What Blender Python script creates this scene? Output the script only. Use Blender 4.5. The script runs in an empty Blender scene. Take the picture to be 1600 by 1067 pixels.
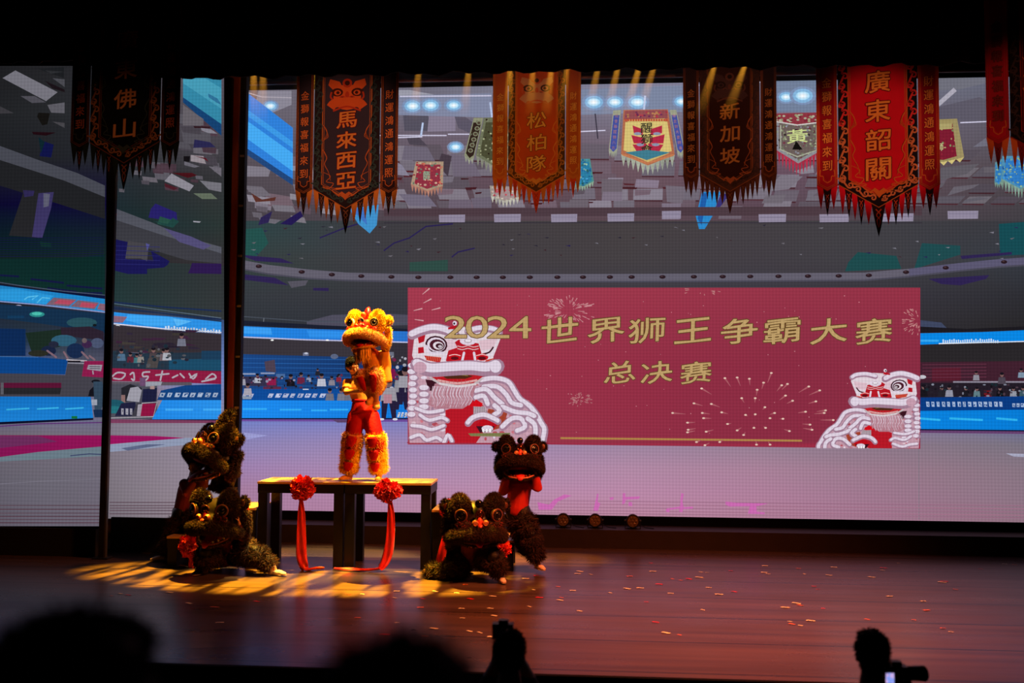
import bpy, bmesh, math, random
import numpy as np
from mathutils import Vector, Matrix, noise
from mathutils.geometry import tessellate_polygon
random.seed(7)
rng = np.random.default_rng(7)
sc = bpy.context.scene
COL = sc.collection
PI = math.pi

# ------------------------------------------------------------------ camera
CAM_H, FPX = 2.3, 1600.0
_y, _p, _r = math.radians(4.65), math.radians(3.1), math.radians(0.4)
_fw = np.array([-math.sin(_y)*math.cos(_p), math.cos(_y)*math.cos(_p), math.sin(_p)])
_r0 = np.array([math.cos(_y), math.sin(_y), 0.0]); _u0 = np.cross(_r0, _fw)
_rt = math.cos(_r)*_r0 + math.sin(_r)*_u0
_up = -math.sin(_r)*_r0 + math.cos(_r)*_u0
EYE = np.array([0.0, 0.0, CAM_H])
cam_d = bpy.data.cameras.new('camera'); cam = bpy.data.objects.new('camera', cam_d); COL.objects.link(cam)
cam.matrix_world = Matrix(((_rt[0], _up[0], -_fw[0], 0), (_rt[1], _up[1], -_fw[1], 0), (_rt[2], _up[2], -_fw[2], CAM_H), (0, 0, 0, 1)))
cam_d.sensor_width = 36; cam_d.lens = 36.0*FPX/1600; cam_d.clip_start = 0.05; cam_d.clip_end = 100
cam_d.dof.use_dof = True; cam_d.dof.focus_distance = 14.2; cam_d.dof.aperture_fstop = 1.4
sc.camera = cam

def ray(px, py): return _fw + _rt*((px-800)/FPX) - _up*((py-533.5)/FPX)
def atY(px, py, Y):
    d = ray(px, py); return EYE + d*(Y/d[1])
def atZ(px, py, z=0.0):
    d = ray(px, py); return EYE + d*((z-CAM_H)/d[2])

# ------------------------------------------------------------------ view, world
sc.view_settings.view_transform = 'Standard'; sc.view_settings.look = 'None'
sc.view_settings.exposure = 0.0; sc.view_settings.gamma = 1.0; sc.view_settings.use_curve_mapping = False
sc.display_settings.display_device = 'sRGB'
w = bpy.data.worlds.new('hall_dark'); sc.world = w; w.use_nodes = True
w.node_tree.nodes['Background'].inputs[0].default_value = (0.010, 0.006, 0.006, 1)
w.node_tree.nodes['Background'].inputs[1].default_value = 0.05

# ------------------------------------------------------------------ stage lamps
def lamp(name, kind, loc, aim, power, color, size=0.2, angle=30, blend=0.5):
    l = bpy.data.lights.new(name, kind); o = bpy.data.objects.new(name, l); COL.objects.link(o)
    l.energy = power; l.color = color
    if kind == 'SPOT':
        l.spot_size = math.radians(angle); l.spot_blend = blend; l.shadow_soft_size = size
    elif kind == 'AREA':
        l.shape = 'DISK'; l.size = size
    o.location = loc
    o.rotation_euler = (Vector(aim)-Vector(loc)).to_track_quat('-Z', 'Y').to_euler()
    return o
def gobo(o, scale, lo, hi):          # break-up pattern in front of the lamp: noise over the beam direction
    l = o.data; l.use_nodes = True; nt = l.node_tree; n = nt.nodes
    em = [x for x in n if x.type == 'EMISSION'][0]
    tc = n.new('ShaderNodeTexCoord'); mp = n.new('ShaderNodeMapping'); nz = n.new('ShaderNodeTexNoise'); rp = n.new('ShaderNodeValToRGB')
    mp.inputs['Scale'].default_value = scale
    nz.inputs['Scale'].default_value = 1.0; nz.inputs['Detail'].default_value = 1.5
    rp.color_ramp.elements[0].position = lo; rp.color_ramp.elements[1].position = hi
    rp.color_ramp.elements[0].color = (0.03, 0.03, 0.03, 1)
    nt.links.new(tc.outputs['Normal'], mp.inputs[0]); nt.links.new(mp.outputs[0], nz.inputs[0])
    nt.links.new(nz.outputs[0], rp.inputs[0]); nt.links.new(rp.outputs[0], em.inputs['Strength'])
# key lamp on the centre table (overhead, to the right of it)
lamp('key_spotlight', 'SPOT', (-1.0, 13.2, 8.6), (-3.25, 13.8, 1.7), 9500, (1.0, 0.74, 0.22), 0.10, 22, 0.5)
# yellow pool with a break-up pattern
pool = lamp('pool_spotlight', 'SPOT', (-3.6, 14.4, 9.5), (-3.7, 12.95, 0.0), 70000, (1.0, 0.50, 0.02), 0.03, 37, 0.35); pool.scale = (1, 0.42, 1)
gobo(pool, (44, 20, 10), 0.44, 0.60)
# red and amber wash over the front of the stage
lamp('red_wash', 'SPOT', (1.9, 9.4, 5.9), (1.2, 11.2, 0.0), 4200, (1.0, 0.22, 0.06), 0.5, 86, 1.0)
lamp('red_rim', 'SPOT', (3.5, 10.5, 6.0), (-3.2, 13.4, 0.9), 2400, (1.0, 0.28, 0.06), 0.3, 34, 0.6)
# front-of-house lamps on the hanging banners
def banner_lamp(px, py, Y, power, color, ang=9.5):
    p = atY(px, py, Y)
    lamp('banner_spotlight', 'SPOT', (p[0]*0.8+0.3, 5.0, 3.2), tuple(p), power*2.2, color, 0.15, ang*1.5, 0.6)
banner_lamp(540, 230, 12.9, 520, (1.0, 0.60, 0.42))
banner_lamp(838, 220, 15.4, 420, (1.0, 0.52, 0.26))
banner_lamp(1140, 220, 15.0, 300, (1.0, 0.50, 0.26))
banner_lamp(1372, 225, 11.9, 400, (1.0, 0.48, 0.46))
banner_lamp(195, 240, 11.3, 95, (1.0, 0.50, 0.26), 10)
banner_lamp(1590, 170, 11.2, 170, (1.0, 0.40, 0.32), 8)

# ------------------------------------------------------------------ materials
def s2l(c): return c/12.92 if c <= 0.04045 else ((c+0.055)/1.055)**2.4
def hx(h):
    if not isinstance(h, str): return h
    h = h.lstrip('#'); return tuple(s2l(int(h[i:i+2], 16)/255) for i in (0, 2, 4))
MATS = {}
def mat(name, color, rough=0.7, metal=0.0, var=0.15, scale=8.0, spec=0.4, sheen=0.0, bump=0.0, bscale=60.0):
    if name in MATS: return MATS[name]
    m = bpy.data.materials.new(name); m.use_nodes = True; nt = m.node_tree; n = nt.nodes
    b = n['Principled BSDF']; c = hx(color)
    b.inputs['Roughness'].default_value = rough; b.inputs['Metallic'].default_value = metal
    b.inputs['Specular IOR Level'].default_value = spec
    if sheen: b.inputs['Sheen Weight'].default_value = sheen
    tc = n.new('ShaderNodeTexCoord'); nz = n.new('ShaderNodeTexNoise'); mx = n.new('ShaderNodeMix'); mx.data_type = 'RGBA'
    nz.inputs['Scale'].default_value = scale; nz.inputs['Detail'].default_value = 4
    mx.inputs[6].default_value = (*[x*(1-var) for x in c], 1); mx.inputs[7].default_value = (*[min(1, x*(1+var)) for x in c], 1)
    nt.links.new(tc.outputs['Object'], nz.inputs[0]); nt.links.new(nz.outputs[0], mx.inputs[0]); nt.links.new(mx.outputs[2], b.inputs['Base Color'])
    if bump:
        n2 = n.new('ShaderNodeTexNoise'); n2.inputs['Scale'].default_value = bscale; bp = n.new('ShaderNodeBump')
        bp.inputs['Strength'].default_value = bump; bp.inputs['Distance'].default_value = 0.01
        nt.links.new(tc.outputs['Object'], n2.inputs[0]); nt.links.new(n2.outputs[0], bp.inputs['Height']); nt.links.new(bp.outputs[0], b.inputs['Normal'])
    MATS[name] = m; return m
def led_mat(name, pitch=0.052, depth=0.11):
    m = bpy.data.materials.new(name); m.use_nodes = True; nt = m.node_tree; n = nt.nodes
    n.remove(n['Principled BSDF']); em = n.new('ShaderNodeEmission'); out = n['Material Output']
    at = n.new('ShaderNodeAttribute'); at.attribute_name = 'Col'
    tc = n.new('ShaderNodeTexCoord'); sp = n.new('ShaderNodeSeparateXYZ'); nt.links.new(tc.outputs['Object'], sp.inputs[0])
    def wave(ax):
        a = n.new('ShaderNodeMath'); a.operation = 'MULTIPLY'; a.inputs[1].default_value = 2*PI/pitch
        s = n.new('ShaderNodeMath'); s.operation = 'SINE'
        nt.links.new(sp.outputs[ax], a.inputs[0]); nt.links.new(a.outputs[0], s.inputs[0]); return s
    sx, sz = wave(0), wave(2)
    ad = n.new('ShaderNodeMath'); ad.operation = 'ADD'; nt.links.new(sx.outputs[0], ad.inputs[0]); nt.links.new(sz.outputs[0], ad.inputs[1])
    k = n.new('ShaderNodeMath'); k.operation = 'MULTIPLY_ADD'; k.inputs[1].default_value = depth/2; k.inputs[2].default_value = 1.0
    nt.links.new(ad.outputs[0], k.inputs[0])
    nt.links.new(at.outputs['Color'], em.inputs['Color']); nt.links.new(k.outputs[0], em.inputs['Strength']); nt.links.new(em.outputs[0], out.inputs['Surface'])
    return m
LED = led_mat('led_pixels'); LED2 = led_mat('led_pixels_fine', 0.052, 0.11); LED2.cycles.emission_sampling = 'NONE'

# ------------------------------------------------------------------ object helpers
def tag(o, label=None, cat=None, group=None, kind=None):
    if label: o['label'] = label
    if cat: o['category'] = cat
    if group: o['group'] = group
    if kind: o['kind'] = kind
    return o
def empty(name, loc=(0, 0, 0), rz=0.0):
    o = bpy.data.objects.new(name, None); COL.objects.link(o); o.location = loc; o.rotation_euler = (0, 0, rz); o.empty_display_size = 0.1
    return o
def link_mesh(name, me, parent=None):
    o = bpy.data.objects.new(name, me); COL.objects.link(o)
    if parent: o.parent = parent
    return o
class MB:
    def __init__(s): s.v = []; s.f = []; s.m = []; s.n = 0
    def add(s, v, f, mi=0):
        v = np.asarray(v, float).reshape(-1, 3); s.v.append(v)
        s.f += [tuple(i+s.n for i in q) for q in f]; s.m += [mi]*len(f); s.n += len(v); return s
    def box(s, lo, hi, mi=0):
        (a, b, c), (d, e, f) = lo, hi
        v = [(a,b,c),(d,b,c),(d,e,c),(a,e,c),(a,b,f),(d,b,f),(d,e,f),(a,e,f)]
        return s.add(v, [(0,3,2,1),(4,5,6,7),(0,1,5,4),(1,2,6,5),(2,3,7,6),(3,0,4,7)], mi)
    def prism(s, pts, y0, y1, mi=0):         # polygon in x-z, extruded along y
        n = len(pts)
        v = [(p[0], y0, p[1]) for p in pts]+[(p[0], y1, p[1]) for p in pts]
        f = [tuple(range(n)), tuple(range(2*n-1, n-1, -1))]+[(i, i+n, (i+1) % n+n, (i+1) % n) for i in range(n)]
        return s.add(v, f, mi)
    def ball(s, c, r, mi=0, nu=20, nv=12, rot=None, power=1.0):
        r = (r, r, r) if not hasattr(r, '__len__') else r
        v = []; f = []
        for i in range(nv+1):
            t = PI*i/nv
            for j in range(nu):
                a = 2*PI*j/nu
                p = Vector((r[0]*math.sin(t)*math.cos(a), r[1]*math.sin(t)*math.sin(a), r[2]*math.cos(t)))
                if rot is not None: p = rot @ p
                v.append((p.x+c[0], p.y+c[1], p.z+c[2]))
        for i in range(nv):
            for j in range(nu):
                k = (j+1) % nu; f.append((i*nu+j, (i+1)*nu+j, (i+1)*nu+k, i*nu+k))
        return s.add(v, f, mi)
    def tube(s, path, rad, mi=0, n=12, flat=1.0, caps=True, closed=False):
        P = [Vector(p) for p in path]; m = len(P)
        R = [rad]*m if not hasattr(rad, '__len__') else list(rad)
        v = []; f = []; up = Vector((0, 0, 1))
        t0 = (P[1]-P[0]).normalized()
        if abs(t0.dot(up)) > 0.9: up = Vector((0, 1, 0))
        for i in range(m):
            if closed: t = P[(i+1) % m]-P[i-1]
            else: t = (P[min(i+1, m-1)]-P[max(i-1, 0)])
            t.normalize(); a = t.cross(up)
            if a.length < 1e-6: a = Vector((1, 0, 0))
            a.normalize(); b = a.cross(t).normalized(); up = b
            for j in range(n):
                q = 2*PI*j/n; v.append(tuple(P[i]+a*(math.cos(q)*R[i])+b*(math.sin(q)*R[i]*flat)))
        for i in range(m if closed else m-1):
            i2 = (i+1) % m
            for j in range(n):
                k = (j+1) % n; f.append((i*n+j, i2*n+j, i2*n+k, i*n+k))
        if caps and not closed: f += [tuple(range(n)), tuple(range(m*n-1, (m-1)*n-1, -1))]
        return s.add(v, f, mi)
    def cyl(s, a, b, r, mi=0, n=16, r2=None): return s.tube([a, b], [r, r if r2 is None else r2], mi, n)
    def capsule(s, a, b, r0, r1, mi=0, n=14):
        a = Vector(a); b = Vector(b); d = b-a; L = d.length
        if L < 1e-6: return s.ball(a, r0, mi)
        d.normalize(); P = []; R = []
        for k in range(4, 0, -1): q = k/4*PI/2*0.98; P.append(a-d*r0*math.sin(q)); R.append(r0*math.cos(q))
        P.append(a); R.append(r0); P.append(b); R.append(r1)
        for k in range(1, 5): q = k/4*PI/2*0.98; P.append(b+d*r1*math.sin(q)); R.append(r1*math.cos(q))
        return s.tube(P, R, mi, n)
    def ring(s, c, R, r, nrm=(0, -1, 0), mi=0, n=20, m=8, sx=1.0, sz=1.0):
        q = Vector((0, -1, 0)).rotation_difference(Vector(nrm).normalized())
        P = [Vector(c)+q @ Vector((R*sx*math.cos(2*PI*i/n), 0, R*sz*math.sin(2*PI*i/n))) for i in range(n)]
        return s.tube(P, r, mi, m, closed=True)
    def mesh(s, name, mats):
        me = bpy.data.meshes.new(name); V = np.concatenate(s.v) if s.v else np.zeros((0, 3))
        me.from_pydata(V.tolist(), [], s.f)
        for m in (mats if isinstance(mats, (list, tuple)) else [mats]): me.materials.append(m)
        if any(s.m): me.polygons.foreach_set('material_index', s.m)
        me.update(); return me
    def build(s, name, mats, parent=None, smooth=False):
        me = s.mesh(name, mats)
        if smooth: me.polygons.foreach_set('use_smooth', [True]*len(me.polygons))
        return link_mesh(name, me, parent)

# ------------------------------------------------------------------ text
GL = {}
def glyph(ch):
    k = ch
    if k in GL: return GL[k]
    cu = bpy.data.curves.new('glyph', 'FONT'); cu.body = ch; cu.size = 1.0; cu.resolution_u = 3
    ob = bpy.data.objects.new('glyph', cu); me = ob.to_mesh()
    V = np.array([v.co[:2] for v in me.vertices]) if len(me.vertices) else np.zeros((0, 2)); F = [tuple(p.vertices) for p in me.polygons]
    ob.to_mesh_clear(); bpy.data.objects.remove(ob); bpy.data.curves.remove(cu)
    GL[k] = (V, F); return GL[k]
def glyph_fit(ch, cx, cy, w, h, off=0.0, shear=0.0, brush=0.0):
    """glyph stretched to the box w x h around (cx, cy); shear lifts the right end as a brush does"""
    V, F = glyph(ch)
    lo, hi = V.min(0), V.max(0); c = (lo+hi)/2; s = np.maximum(hi-lo, 1e-3)
    U = (V-c)/s
    if brush: U = np.stack([U[:, 0]+brush*0.5*np.sin(U[:, 1]*5), U[:, 1]+brush*np.sin(U[:, 0]*6+U[:, 1]*2)], 1)
    x = U[:, 0]*w; y = U[:, 1]*h+shear*x
    Q = np.stack([cx+x, cy+y], 1)
    if not off: return Q, F
    k = 4 if off < .02 else 8; n = len(Q); L = [Q]; G = list(F)          # heavier strokes: the same shape laid again, a little to every side
    for i in range(k):
        a = 2*PI*(i+.5)/k; L.append(Q+np.array([math.cos(a), math.sin(a)])*off*1.25*h); G += [tuple(v+n*(i+1) for v in f) for f in F]
    return np.concatenate(L), G

# ------------------------------------------------------------------ the setting
blk = mat('stage_black', '070606', 0.9, spec=0.1)
def floor_mat():
    m = bpy.data.materials.new('stage_floor_boards'); m.use_nodes = True; nt = m.node_tree; n = nt.nodes; b = n['Principled BSDF']
    tc = n.new('ShaderNodeTexCoord')
    def noise_of(scale, det=4):
        mp = n.new('ShaderNodeMapping'); mp.inputs['Scale'].default_value = scale; nz = n.new('ShaderNodeTexNoise'); nz.inputs['Scale'].default_value = 1; nz.inputs['Detail'].default_value = det
        nt.links.new(tc.outputs['Object'], mp.inputs[0]); nt.links.new(mp.outputs[0], nz.inputs[0]); return nz
    streak = noise_of((0.30, 7, 1), 6); wear = noise_of((0.8, 1.6, 1), 5); fine = noise_of((3, 40, 1), 3)
    mx = n.new('ShaderNodeMix'); mx.data_type = 'RGBA'
    mx.inputs[6].default_value = (0.016, 0.010, 0.010, 1); mx.inputs[7].default_value = (0.135, 0.080, 0.064, 1)
    nt.links.new(streak.outputs[0], mx.inputs[0])
    # board seams across the stage
    sp = n.new('ShaderNodeSeparateXYZ'); nt.links.new(tc.outputs['Object'], sp.inputs[0])
    pp = n.new('ShaderNodeMath'); pp.operation = 'PINGPONG'; pp.inputs[1].default_value = 0.55; nt.links.new(sp.outputs[1], pp.inputs[0])
    lt = n.new('ShaderNodeMath'); lt.operation = 'LESS_THAN'; lt.inputs[1].default_value = 0.016; nt.links.new(pp.outputs[0], lt.inputs[0])
    m2 = n.new('ShaderNodeMix'); m2.data_type = 'RGBA'; m2.inputs[7].default_value = (0.012, 0.008, 0.008, 1)
    nt.links.new(lt.outputs[0], m2.inputs[0]); nt.links.new(mx.outputs[2], m2.inputs[6]); nt.links.new(m2.outputs[2], b.inputs['Base Color'])
    mr = n.new('ShaderNodeMapRange'); mr.inputs[3].default_value = 0.20; mr.inputs[4].default_value = 0.38
    nt.links.new(wear.outputs[0], mr.inputs[0]); nt.links.new(mr.outputs[0], b.inputs['Roughness'])
    b.inputs['Specular IOR Level'].default_value = 0.22
    bp = n.new('ShaderNodeBump'); bp.inputs['Strength'].default_value = 0.10; bp.inputs['Distance'].default_value = 0.01
    nt.links.new(fine.outputs[0], bp.inputs['Height']); nt.links.new(bp.outputs[0], b.inputs['Normal'])
    return m
FRONT = 8.66
def struct(name, mb, m, label=None):
    o = mb.build(name, m); o['kind'] = 'structure'
    if label: o['label'] = label
    return o
struct('floor', MB().box((-13, FRONT, -0.12), (11, 18.6, 0.0)), floor_mat())
struct('trim_1', MB().box((-13, FRONT-0.05, -1.0), (11, FRONT, -0.002)), blk)                   # face of the stage lip
struct('wall_back', MB().box((-13, 18.6, -1.0), (11, 18.8, 10.5)), blk)
struct('wall_left', MB().box((-13.2, -1, -1.0), (-13, 18.8, 10.5)), blk)
struct('wall_right', MB().box((11, -1, -1.0), (11.2, 18.8, 10.5)), blk)
struct('ceiling', MB().box((-13.2, -1, 10.5), (11.2, 18.8, 10.7)), blk)
struct('floor_hall', MB().box((-13, 2.4, -1.05), (11, FRONT-0.05, -0.9)), blk)
struct('floor_tier', MB().box((-13, -1, -1.05), (11, 2.4, 0.34)), blk)

SY = 16.5
# riser along the foot of the big screen
riser = mat('riser_black', '2c211e', 0.65, spec=0.25, var=0.3)
o = MB().box((-6.2, 15.84, 0.0), (11, 16.62, 0.28)).build('screen_riser', riser)
tag(o, 'long low black platform carrying the widest picture screen', 'platform')

# ------------------------------------------------------------------ LED pictures: flat emissive shapes laid on the plane of a screen
class Draw:
    """shapes in the frame's pixels, put on the plane Y of a screen; later shapes lie a hair in front of earlier ones"""
    STEP = 4e-5
    def __init__(s, Y, lift=0.0, T=None, step=None):
        s.Y = Y; s.k = lift; s.v = []; s.f = []; s.c = []; s.n = 0; s.gain = lambda y: 1.0; s.T = T or (lambda x, y: (x, y)); s.step = step or s.STEP
    def _put(s, pts, faces, cols, same=False):
        d = s.Y-s.k
        for (x, y), c in zip(pts, cols):
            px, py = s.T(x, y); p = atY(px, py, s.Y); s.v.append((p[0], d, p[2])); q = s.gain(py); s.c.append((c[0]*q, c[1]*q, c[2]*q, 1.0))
        s.f += [tuple(i+s.n for i in q) for q in faces]; s.n += len(pts)
        if not same: s.k += s.step
    def poly(s, pts, col, col2=None, ax=1):
        """flat, or graded from col to col2 along x (ax 0) or y (ax 1)"""
        c = hx(col)
        if col2 is None: cols = [c]*len(pts)
        else:
            d = hx(col2); a = [p[ax] for p in pts]; lo, hi = min(a), max(a)
            cols = [tuple(c[i]+(d[i]-c[i])*((q-lo)/(hi-lo+1e-9)) for i in range(3)) for q in a]
        if len(pts) > 4:
            t = tessellate_polygon([[Vector((p[0], p[1], 0)) for p in pts]])
            s._put(pts, t, cols)
        else: s._put(pts, [tuple(range(len(pts)))], cols)
    def rect(s, x0, y0, x1, y1, col, col2=None, ax=1): s.poly([(x0, y0), (x1, y0), (x1, y1), (x0, y1)], col, col2, ax)
    def grid(s, x0, y0, x1, y1, cols):
        """rows of colours, blended"""
        R = len(cols); C = len(cols[0]); P = []; K = []
        for i in range(R):
            for j in range(C): P.append((x0+(x1-x0)*j/(C-1), y0+(y1-y0)*i/(R-1))); K.append(hx(cols[i][j]))
        s._put(P, [(i*C+j, i*C+j+1, (i+1)*C+j+1, (i+1)*C+j) for i in range(R-1) for j in range(C-1)], K)
    def ell(s, x, y, a, b, col, rot=0.0, n=14, col_c=None):
        c = hx(col); cc = hx(col_c) if col_c else c; ca, sa = math.cos(rot), math.sin(rot)
        P = [(x, y)]+[(x+a*math.cos(2*PI*i/n)*ca-b*math.sin(2*PI*i/n)*sa, y+a*math.cos(2*PI*i/n)*sa+b*math.sin(2*PI*i/n)*ca) for i in range(n)]
        s._put(P, [(0, i+1, (i+1) % n+1) for i in range(n)], [cc]+[c]*n)
    def line(s, pts, wd, col, w2=None, cap=True, smooth=0):
        if smooth and len(pts) > 2: pts = catmull(pts, smooth)
        m = len(pts); c = hx(col); L = []; R = []
        for i, (x, y) in enumerate(pts):
            a = pts[max(i-1, 0)]; b = pts[min(i+1, m-1)]; dx, dy = b[0]-a[0], b[1]-a[1]; l = math.hypot(dx, dy) or 1
            h = (wd+((w2 if w2 is not None else wd)-wd)*i/max(m-1, 1))/2
            L.append((x-dy/l*h, y+dx/l*h)); R.append((x+dy/l*h, y-dx/l*h))
        s._put(L+R, [(i, i+1, m+i+1, m+i) for i in range(m-1)], [c]*(2*m))
        if cap and wd > 1.5:
            s.ell(*pts[0], wd/2, wd/2, col, n=10)
            if (w2 if w2 is not None else wd) > 1: s.ell(*pts[-1], (w2 or wd)/2, (w2 or wd)/2, col, n=10)
    def text(s, t, x, y, wd, ht, col, off=0.0, shear=0.0, brush=0.0, adv=0.0, vertical=False):
        for i, ch in enumerate(t):
            cx, cy = (x, y+i*adv) if vertical else (x+i*adv, y)
            if ch == ' ': continue
            U, F = glyph_fit(ch, 0, 0, wd, ht, off, shear, brush)
            s._put([(cx+u[0], cy-u[1]) for u in U], F, [hx(col)]*len(U), True)
        s.k += s.step
    def fluff(s, pts, wd, dark, light, smooth=4):
        """a roll of white fleece: shaded underside, paler top"""
        s.line(pts, wd*1.2, dark, smooth=smooth); s.line([(x-wd*.06, y-wd*.14) for x, y in pts], wd*0.72, light, smooth=smooth)
    def build(s, name, parent, m=None):
        me = bpy.data.meshes.new(name); me.from_pydata(s.v, [], s.f)
        at = me.attributes.new('Col', 'FLOAT_COLOR', 'POINT'); at.data.foreach_set('color', np.array(s.c, np.float32).ravel())
        me.materials.append(m or LED2); return link_mesh(name, me, parent)
def catmull(pts, k=4):
    P = [pts[0]]+list(pts)+[pts[-1]]; out = []
    for i in range(1, len(P)-2):
        for j in range(k):
            t = j/k; out.append(tuple(0.5*(2*P[i][a]+(P[i+1][a]-P[i-1][a])*t+(2*P[i-1][a]-5*P[i][a]+4*P[i+1][a]-P[i+2][a])*t*t+(3*P[i][a]-P[i-1][a]-3*P[i+1][a]+P[i+2][a])*t**3) for a in range(len(P[i]))))
    out.append(tuple(pts[-1])); return out
def mixc(a, b, t): a, b = hx(a), hx(b); return tuple(a[i]+(b[i]-a[i])*t for i in range(3))
R_ = random.Random(11)
def jit(c, a=0.15):
    c = hx(c); k = 1+R_.uniform(-a, a); return tuple(min(1, x*k) for x in c)
def tiles(d, area, n, wmin, wmax, cols, slant=0.0, inside=None, xmax=1e9):
    x0, y0, x1, y1 = area
    for _ in range(n):
        x = R_.uniform(x0, x1); y = R_.uniform(y0, y1)
        if inside and not inside(x, y): continue
        k = 0.5+0.9*(1-(y-y0)/(y1-y0)); wd = R_.uniform(wmin, wmax)*k; h = wd*R_.uniform(0.25, 0.6); sl = R_.uniform(-.3, .3)*h+slant*wd
        a = R_.uniform(-.12, .12)*wd
        wd = min(wd, (xmax-x)/1.3)
        d.poly([(x, y), (x+wd, y+slant*wd+a*.3), (x+wd+sl*.5+a, y+h+slant*wd), (x+sl*.5, y+h)], jit(R_.choice(cols)))
def glyph_row(d, x0, x1, y, h, n, col, slant=0.35, bg='0f4a96'):
    """a row of slanted block marks, as blurred as in the picture: no readable letters"""
    wd = (x1-x0)/n
    for i in range(n):
        x = x0+i*wd; q = wd*R_.uniform(.55, .75)
        def S(u, v): return (x+u*q-(v-0.5)*slant*h, y+(v-0.5)*h)
        d.poly([S(0, 0), S(1, .03), S(.94, 1), S(.04, .96)], jit(col, .12))
        for k in range(R_.randint(1, 3)):
            u, v, a, b = R_.uniform(.12, .6), R_.uniform(.1, .6), R_.uniform(.16, .34), R_.uniform(.16, .36); d.poly([S(u, v), S(u+a, v), S(u+a, v+b), S(u, v+b)], bg)
def person_px(d, x, y, h, shirt, legs=None, hair='18141c', skin='7a5a58'):
    d.poly([(x-h*.16, y-h*.74), (x+h*.16, y-h*.74), (x+h*.2, y-h*.42), (x-h*.2, y-h*.42)], shirt)
    d.ell(x, y-h*.86, h*.09, h*.11, skin, n=9); d.ell(x, y-h*.92, h*.1, h*.07, hair, n=9)
    if legs:
        d.poly([(x-h*.17, y-h*.44), (x-h*.01, y-h*.44), (x-h*.07, y), (x-h*.17, y)], legs); d.poly([(x, y-h*.44), (x+h*.17, y-h*.44), (x+h*.18, y), (x+h*.08, y)], legs)

# ------------------------------------------------------------------ the wide screen
screen = tag(empty('picture_screen', tuple(atY(1000, 820, SY))), 'widest glowing screen behind the lion dancers, showing an arena and a red title', 'screen')
def under(o, root):                      # keep world placement when parented to an Empty
    bpy.context.view_layer.update(); o.parent = root; o.matrix_parent_inverse = root.matrix_world.inverted(); return o
L0, Rr = atY(371, 141, SY), atY(1790, 118, SY); zb, zt = atY(1000, 806, SY)[2], atY(1000, 134, SY)[2]
cab = MB(); xs = np.arange(L0[0], Rr[0]-0.1, 1.0)
for a in xs:
    for k in range(7):
        z0 = zb+(zt-zb)*k/7; cab.box((a+.004, SY+0.012, z0+.004), (min(a+1.0, Rr[0])-.004, SY+0.11, z0+(zt-zb)/7-.004))
under(cab.build('cabinet_wall', blk), screen)
under(MB().box((L0[0]-.02, SY-0.035, 0.28), (Rr[0], SY+0.10, zb-.003)).build('base_rail', blk), screen)
under(MB().box((L0[0]-.3, SY-0.16, zt), (Rr[0], SY-0.12, zt+1.6)).build('top_mask', blk), screen)  # black strip added to hide the picture above the screen's top edge

d = Draw(SY-0.004)
W, E = 366, 1795
def wl(y): return atY(1000, y, SY)
# ground picture: broad colour fields (left to right, top to bottom)
d.grid(W, 100, E, 345, [['6a6472', '70707e', '808498', '8a8ca6', '84879c', '74788c', '606476', '505462'],
                        ['645e68', '6c6674', '706a7a', '787284', '7a7082', '6e6676', '5c5864', '4a4852'],
                        ['544c54', '5c4e58', '66505c', '6c545e', '6a5060', '604e58', '50484e', '42404a'],
                        ['464046', '4e444c', '54444c', '5a464e', '56444e', '4c444a', '423e44', '38363e']])
d.grid(W, 345, E, 520, [['2c4446', '3c3b40', '433e41', '464042', '443f43', '403e43', '3a3a40', '2a3a42'],
                        ['34403f', '3e3d42', '433e42', '454043', '433e44', '403f44', '363a42', '263a40'],
                        ['363a40', '38383e', '3c3a42', '3e3b44', '3c3a44', '38363e', '2e2e34', '28282e'],
                        ['2e3238', '30323a', '343440', '363640', '34343e', '302e34', '282628', '242226']])
d.grid(W, 515, E, 660, [['38333a', '39343c', '38323a', '332c36', '302a32', '2e2a30', '262428', '222026'],
                        ['3a3438', '3a3438', '362e36', '34202e', '3a1e2c', '3c1e2a', '381c28', '30182a']])
d.T = lambda x, y: (x, y+(x-1000)*.0163*max(0, y-655)/151)
d.grid(W, 655, E, 808, [['6f7fc4', '787ec0', '8a84b4', '9284aa', '8c7e9a', '8078a0', '5e6a9c', '56648e'],
                        ['8a82b4', '9884b2', '9c86ac', '9c849f', '957e92', '8b7788', '7a7280', '6c6a78'],
                        ['9c80ae', 'a888ae', 'ac8aaa', 'b088a4', 'a88098', '98788a', '887482', '76707a'],
                        ['a47c9e', 'b084a6', 'b88aaa', 'b887a6', 'ae7e9a', '9c768c', '8c7484', '7c707a'],
                        ['a67c9c', 'b080a0', 'b8889e', 'b8849c', 'b07e96', 'a0768c', '907080', '806a76']])
d.T = lambda x, y: (x, y)
# ---- arena roof
roofc = ['7c7680', '8a848e', '6a646e', '746c78', '625a64', '8f8894', '5c4c56', '56424c', '6e5c66']
def roof_rows(x0, x1, rows, cols, lean):
    for y, h, wd in rows:                           # ranks of panels hung under the roof, smaller and flatter further down
        x = x0+R_.uniform(0, wd)
        while x < x1:
            q = wd*R_.uniform(.75, 1.15); k = lean*(x-960)/600*h; t = R_.uniform(-2, 2)
            if R_.random() < .82:
                yy = y+t; d.poly([(x, yy), (x+q, yy+R_.uniform(-1, 1)), (x+q-k*.6, yy+h), (x-k*.6, yy+h)], jit(R_.choice(cols), .1))
                d.poly([(x-k*.6, yy+h), (x+q-k*.6, yy+h), (x+q-k*.7, yy+h+2.6), (x-k*.5, yy+h+2)], jit('4a2a32', .25))
                if R_.random() < .35: d.poly([(x+2, yy+1), (x+q*.6, yy+1), (x+q*.55, yy+h*.5), (x+2, yy+h*.6)], jit(R_.choice(cols), .15))
            x += q+R_.uniform(3, 16)
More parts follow.
